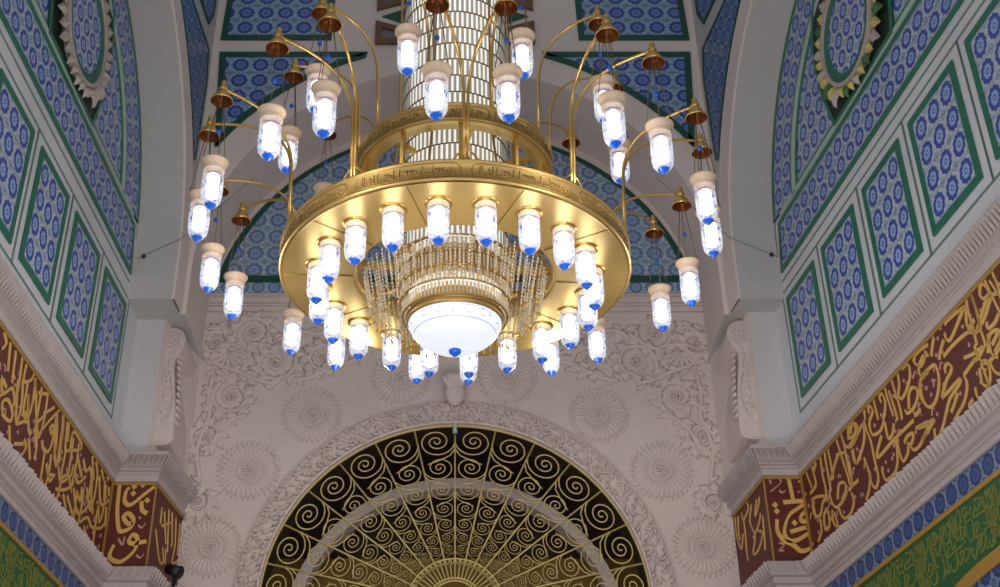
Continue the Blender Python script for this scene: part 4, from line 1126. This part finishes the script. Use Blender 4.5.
# lamps ---------------------------------------------------------------
GL = [(.02, .035), (.040, .042), (.062, .056), (.079, .085), (.087, .125), (.089, .20), (.088, .30), (.087, .40)]
KN = [(0, 0), (.012, .006), (.014, .018), (.030, .024), (.030, .034), (.046, .044), (.050, .054), (.04, .06)]
def first_lamp(kind):
    mb = MB(); mb.lathe(GL, 24)
    o = mb.build('ring_lamp' if kind == 'ring' else 'hanging_lamp', M['shade'], ch)
    kids = []
    mb = MB(); mb.lathe(KN, 16); kids.append(mb.build('blue_knob', M['blue_glass'], o))
    mb = MB(); mb.lathe([(0, .12), (.04, .13), (.052, .16), (.052, .33), (.03, .36), (0, .37)], 12); kids.append(mb.build('bulb', M['bulb'], o))
    if kind == 'ring':
        mb = MB(); mb.lathe([(.088, .385), (.112, .39), (.116, .40), (.106, .41), (.124, .42), (.124, .432), (.10, .437)], 24)
        kids.append(mb.build('collar', M['brass'], o))
    else:
        mb = MB(); mb.lathe([(.087, .385), (.093, .395), (.089, .408), (.094, .43), (.104, .455), (.116, .475), (.114, .484), (.10, .47), (.06, .475), (0, .48)], 24)
        kids.append(mb.build('collar', M['collar'], o))
        mb = MB()
        for q in range(3):
            a = 2*PI*q/3+.5
            mb.tube([(.108*math.cos(a), .108*math.sin(a), .48), (.018*math.cos(a), .018*math.sin(a), 1.18)], .0042, 4)
        kids.append(mb.build('chain', M['chain'], o))
        mb = MB(); mb.ellipsoid((0, 0, .80), (.022, .022, .026)); kids.append(mb.build('blue_bead', M['bead'], o))
    KIDS[o.name] = kids
    return o
rl = hl = None
for k in range(20):
    if rl is None: rl = first_lamp('ring'); o = rl
    else: o = dup(rl, ch)
    o.location = cy(1.21, 9+18*k+2.7, 5.592); o.rotation_euler = (0, 0, DR(18*k))
lamps = [(2.26, 3.3+36*k+s*6.8, 6.02) for k in range(10) for s in (-1, 1)]+[(1.55, 21.3+36*k, 7.05) for k in range(10)]
for (r, a, z) in lamps:
    if hl is None: hl = first_lamp('hang'); o = hl
    else: o = dup(hl, ch)
    o.location = cy(r, a, z); o.rotation_euler = (0, 0, DR(a)); o.scale = (1, 1, .98)
# arms with their bells
def arm(name, r0, a0, z0, r1, a1, z1, zs):
    """rises from the ring, bends outward and ends over the lamp"""
    pts = []
    P0 = Vector(cy(r0, a0, z0)); P1 = Vector(cy(r0+.02*(r1 > r0), a0, zs)); P3 = Vector(cy(r1, a1, z1)); 
    pts.append(P0); 
    B0, B1 = P1, P1+Vector((0, 0, (z1-zs)*.95)); d = (P3-P1); d.z = 0
    B2 = P3-d*.45+Vector((0, 0, .02))
    for i in range(15):
        t = i/14; pts.append(B0*(1-t)**3+B1*3*t*(1-t)**2+B2*3*t*t*(1-t)+P3*t**3)
    mb = MB(); mb.tube([p-P0 for p in pts], .013, 6)
    o = mb.build(name, M['brass'], ch, P0); return o, P3-P0
BELL = [(.092, -.075), (.098, -.07), (.092, -.055), (.070, -.03), (.062, .0), (.040, .02), (.026, .035), (.034, .05), (.040, .065), (.030, .085), (.016, .10), (.024, .115), (.022, .135), (.008, .155), (0, .16)]
bell = None
def put_bell(parent, loc):
    global bell
    if bell is None:
        mb = MB(); mb.lathe(BELL, 20); mb.lathe([(.090, -.073), (.066, -.035), (.05, -.01), (0, -.005)], 20, mi=1)
        bell = mb.build('bell_cap', [M['brass'], M['copper_inside']], parent); b = bell
    else: b = bell.copy(); COL.objects.link(b); b.parent = parent
    b.location = loc
for k in range(10):
    for s in (-1, 1):
        o, e = arm('lower_arm', 1.52, 3.3+36*k+s*.6, 6.18, 2.26, 3.3+36*k+s*6.8, 7.26, 6.75); put_bell(o, e-Vector((0, 0, .06)))
    o, e = arm('upper_arm', .89, 21.3+36*k, 7.24, 1.55, 21.3+36*k, 8.31, 7.75); put_bell(o, e-Vector((0, 0, .06)))
# small arched feet at the arm roots
ft = None
for k in range(10):
    if ft is None:
        mb = MB(); mb.tube([(-.11+.22*i/12, -1.52, 6.18-CZ+.11*math.sin(PI*i/12)) for i in range(13)], .009, 5); ft = mb.build('arm_foot', M['brass'], ch); o = ft
    else: o = ft.copy(); COL.objects.link(o); o.parent = ch
    o.rotation_euler = (0, 0, DR(3.3+36*k))
# stem to the dome
mb = MB(); mb.tube([(0, 0, 9.9-CZ), (0, 0, 13.4-CZ)], .04, 10); mb.build('stem', M['antique_brass'], ch)

# ------------------------------------------------------------------ LIGHT AND CAMERA
w = bpy.data.worlds.new('daylight'); scene.world = w; w.use_nodes = True
bg = w.node_tree.nodes['Background']; bg.inputs[0].default_value = (.90, .94, 1.0, 1); bg.inputs[1].default_value = .26

def area(name, loc, target, size, power, col):
    d = bpy.data.lights.new(name, 'AREA'); d.energy = power; d.color = col; d.shape = 'RECTANGLE'; d.size = size[0]; d.size_y = size[1]
    o = bpy.data.objects.new(name, d); COL.objects.link(o); o.location = loc
    o.rotation_euler = (Vector(target)-Vector(loc)).to_track_quat('-Z', 'Y').to_euler(); return o
area('added_rear_fill', (0, -3, 3.5), (0, 14, 6.5), (9, 3), 250, (1.0, .96, .93))  # unseen fill added behind the camera to brighten the tympanum
area('added_up_fill', (0, 5.5, -1.2), (0, 11.5, 11), (6, 4), 330, (1.0, .95, .92))  # unseen fill added low down to lift the arch soffits

for k in range(6):
    d = bpy.data.lights.new('added_lamp_fill', 'POINT'); d.energy = 16; d.color = (1, .93, .84); d.shadow_soft_size = .12  # extra point lights added around the chandelier to brighten the faces near it
    o = bpy.data.objects.new('added_lamp_fill', d); COL.objects.link(o); a = DR(60*k+30)
    o.location = (1.88*math.sin(a), 9.7-1.88*math.cos(a), 5.75)

cam = bpy.data.cameras.new('camera'); co = bpy.data.objects.new('camera', cam); COL.objects.link(co)
cam.sensor_fit = 'HORIZONTAL'; cam.sensor_width = 36; cam.lens = 36*1.288; cam.shift_x = .045
co.location = (0, 0, 0); co.rotation_euler = (PI/2+math.atan(777/1288), 0, 0)
cam.clip_end = 200
scene.camera = co
scene.view_settings.view_transform = 'Standard'; scene.view_settings.look = 'None'
scene.view_settings.exposure = 0; scene.view_settings.gamma = 1; scene.view_settings.use_curve_mapping = False
scene.cycles.use_denoising = True
scene.cycles.max_bounces = 6; scene.cycles.transparent_max_bounces = 16
scene.cycles.sample_clamp_indirect = 4
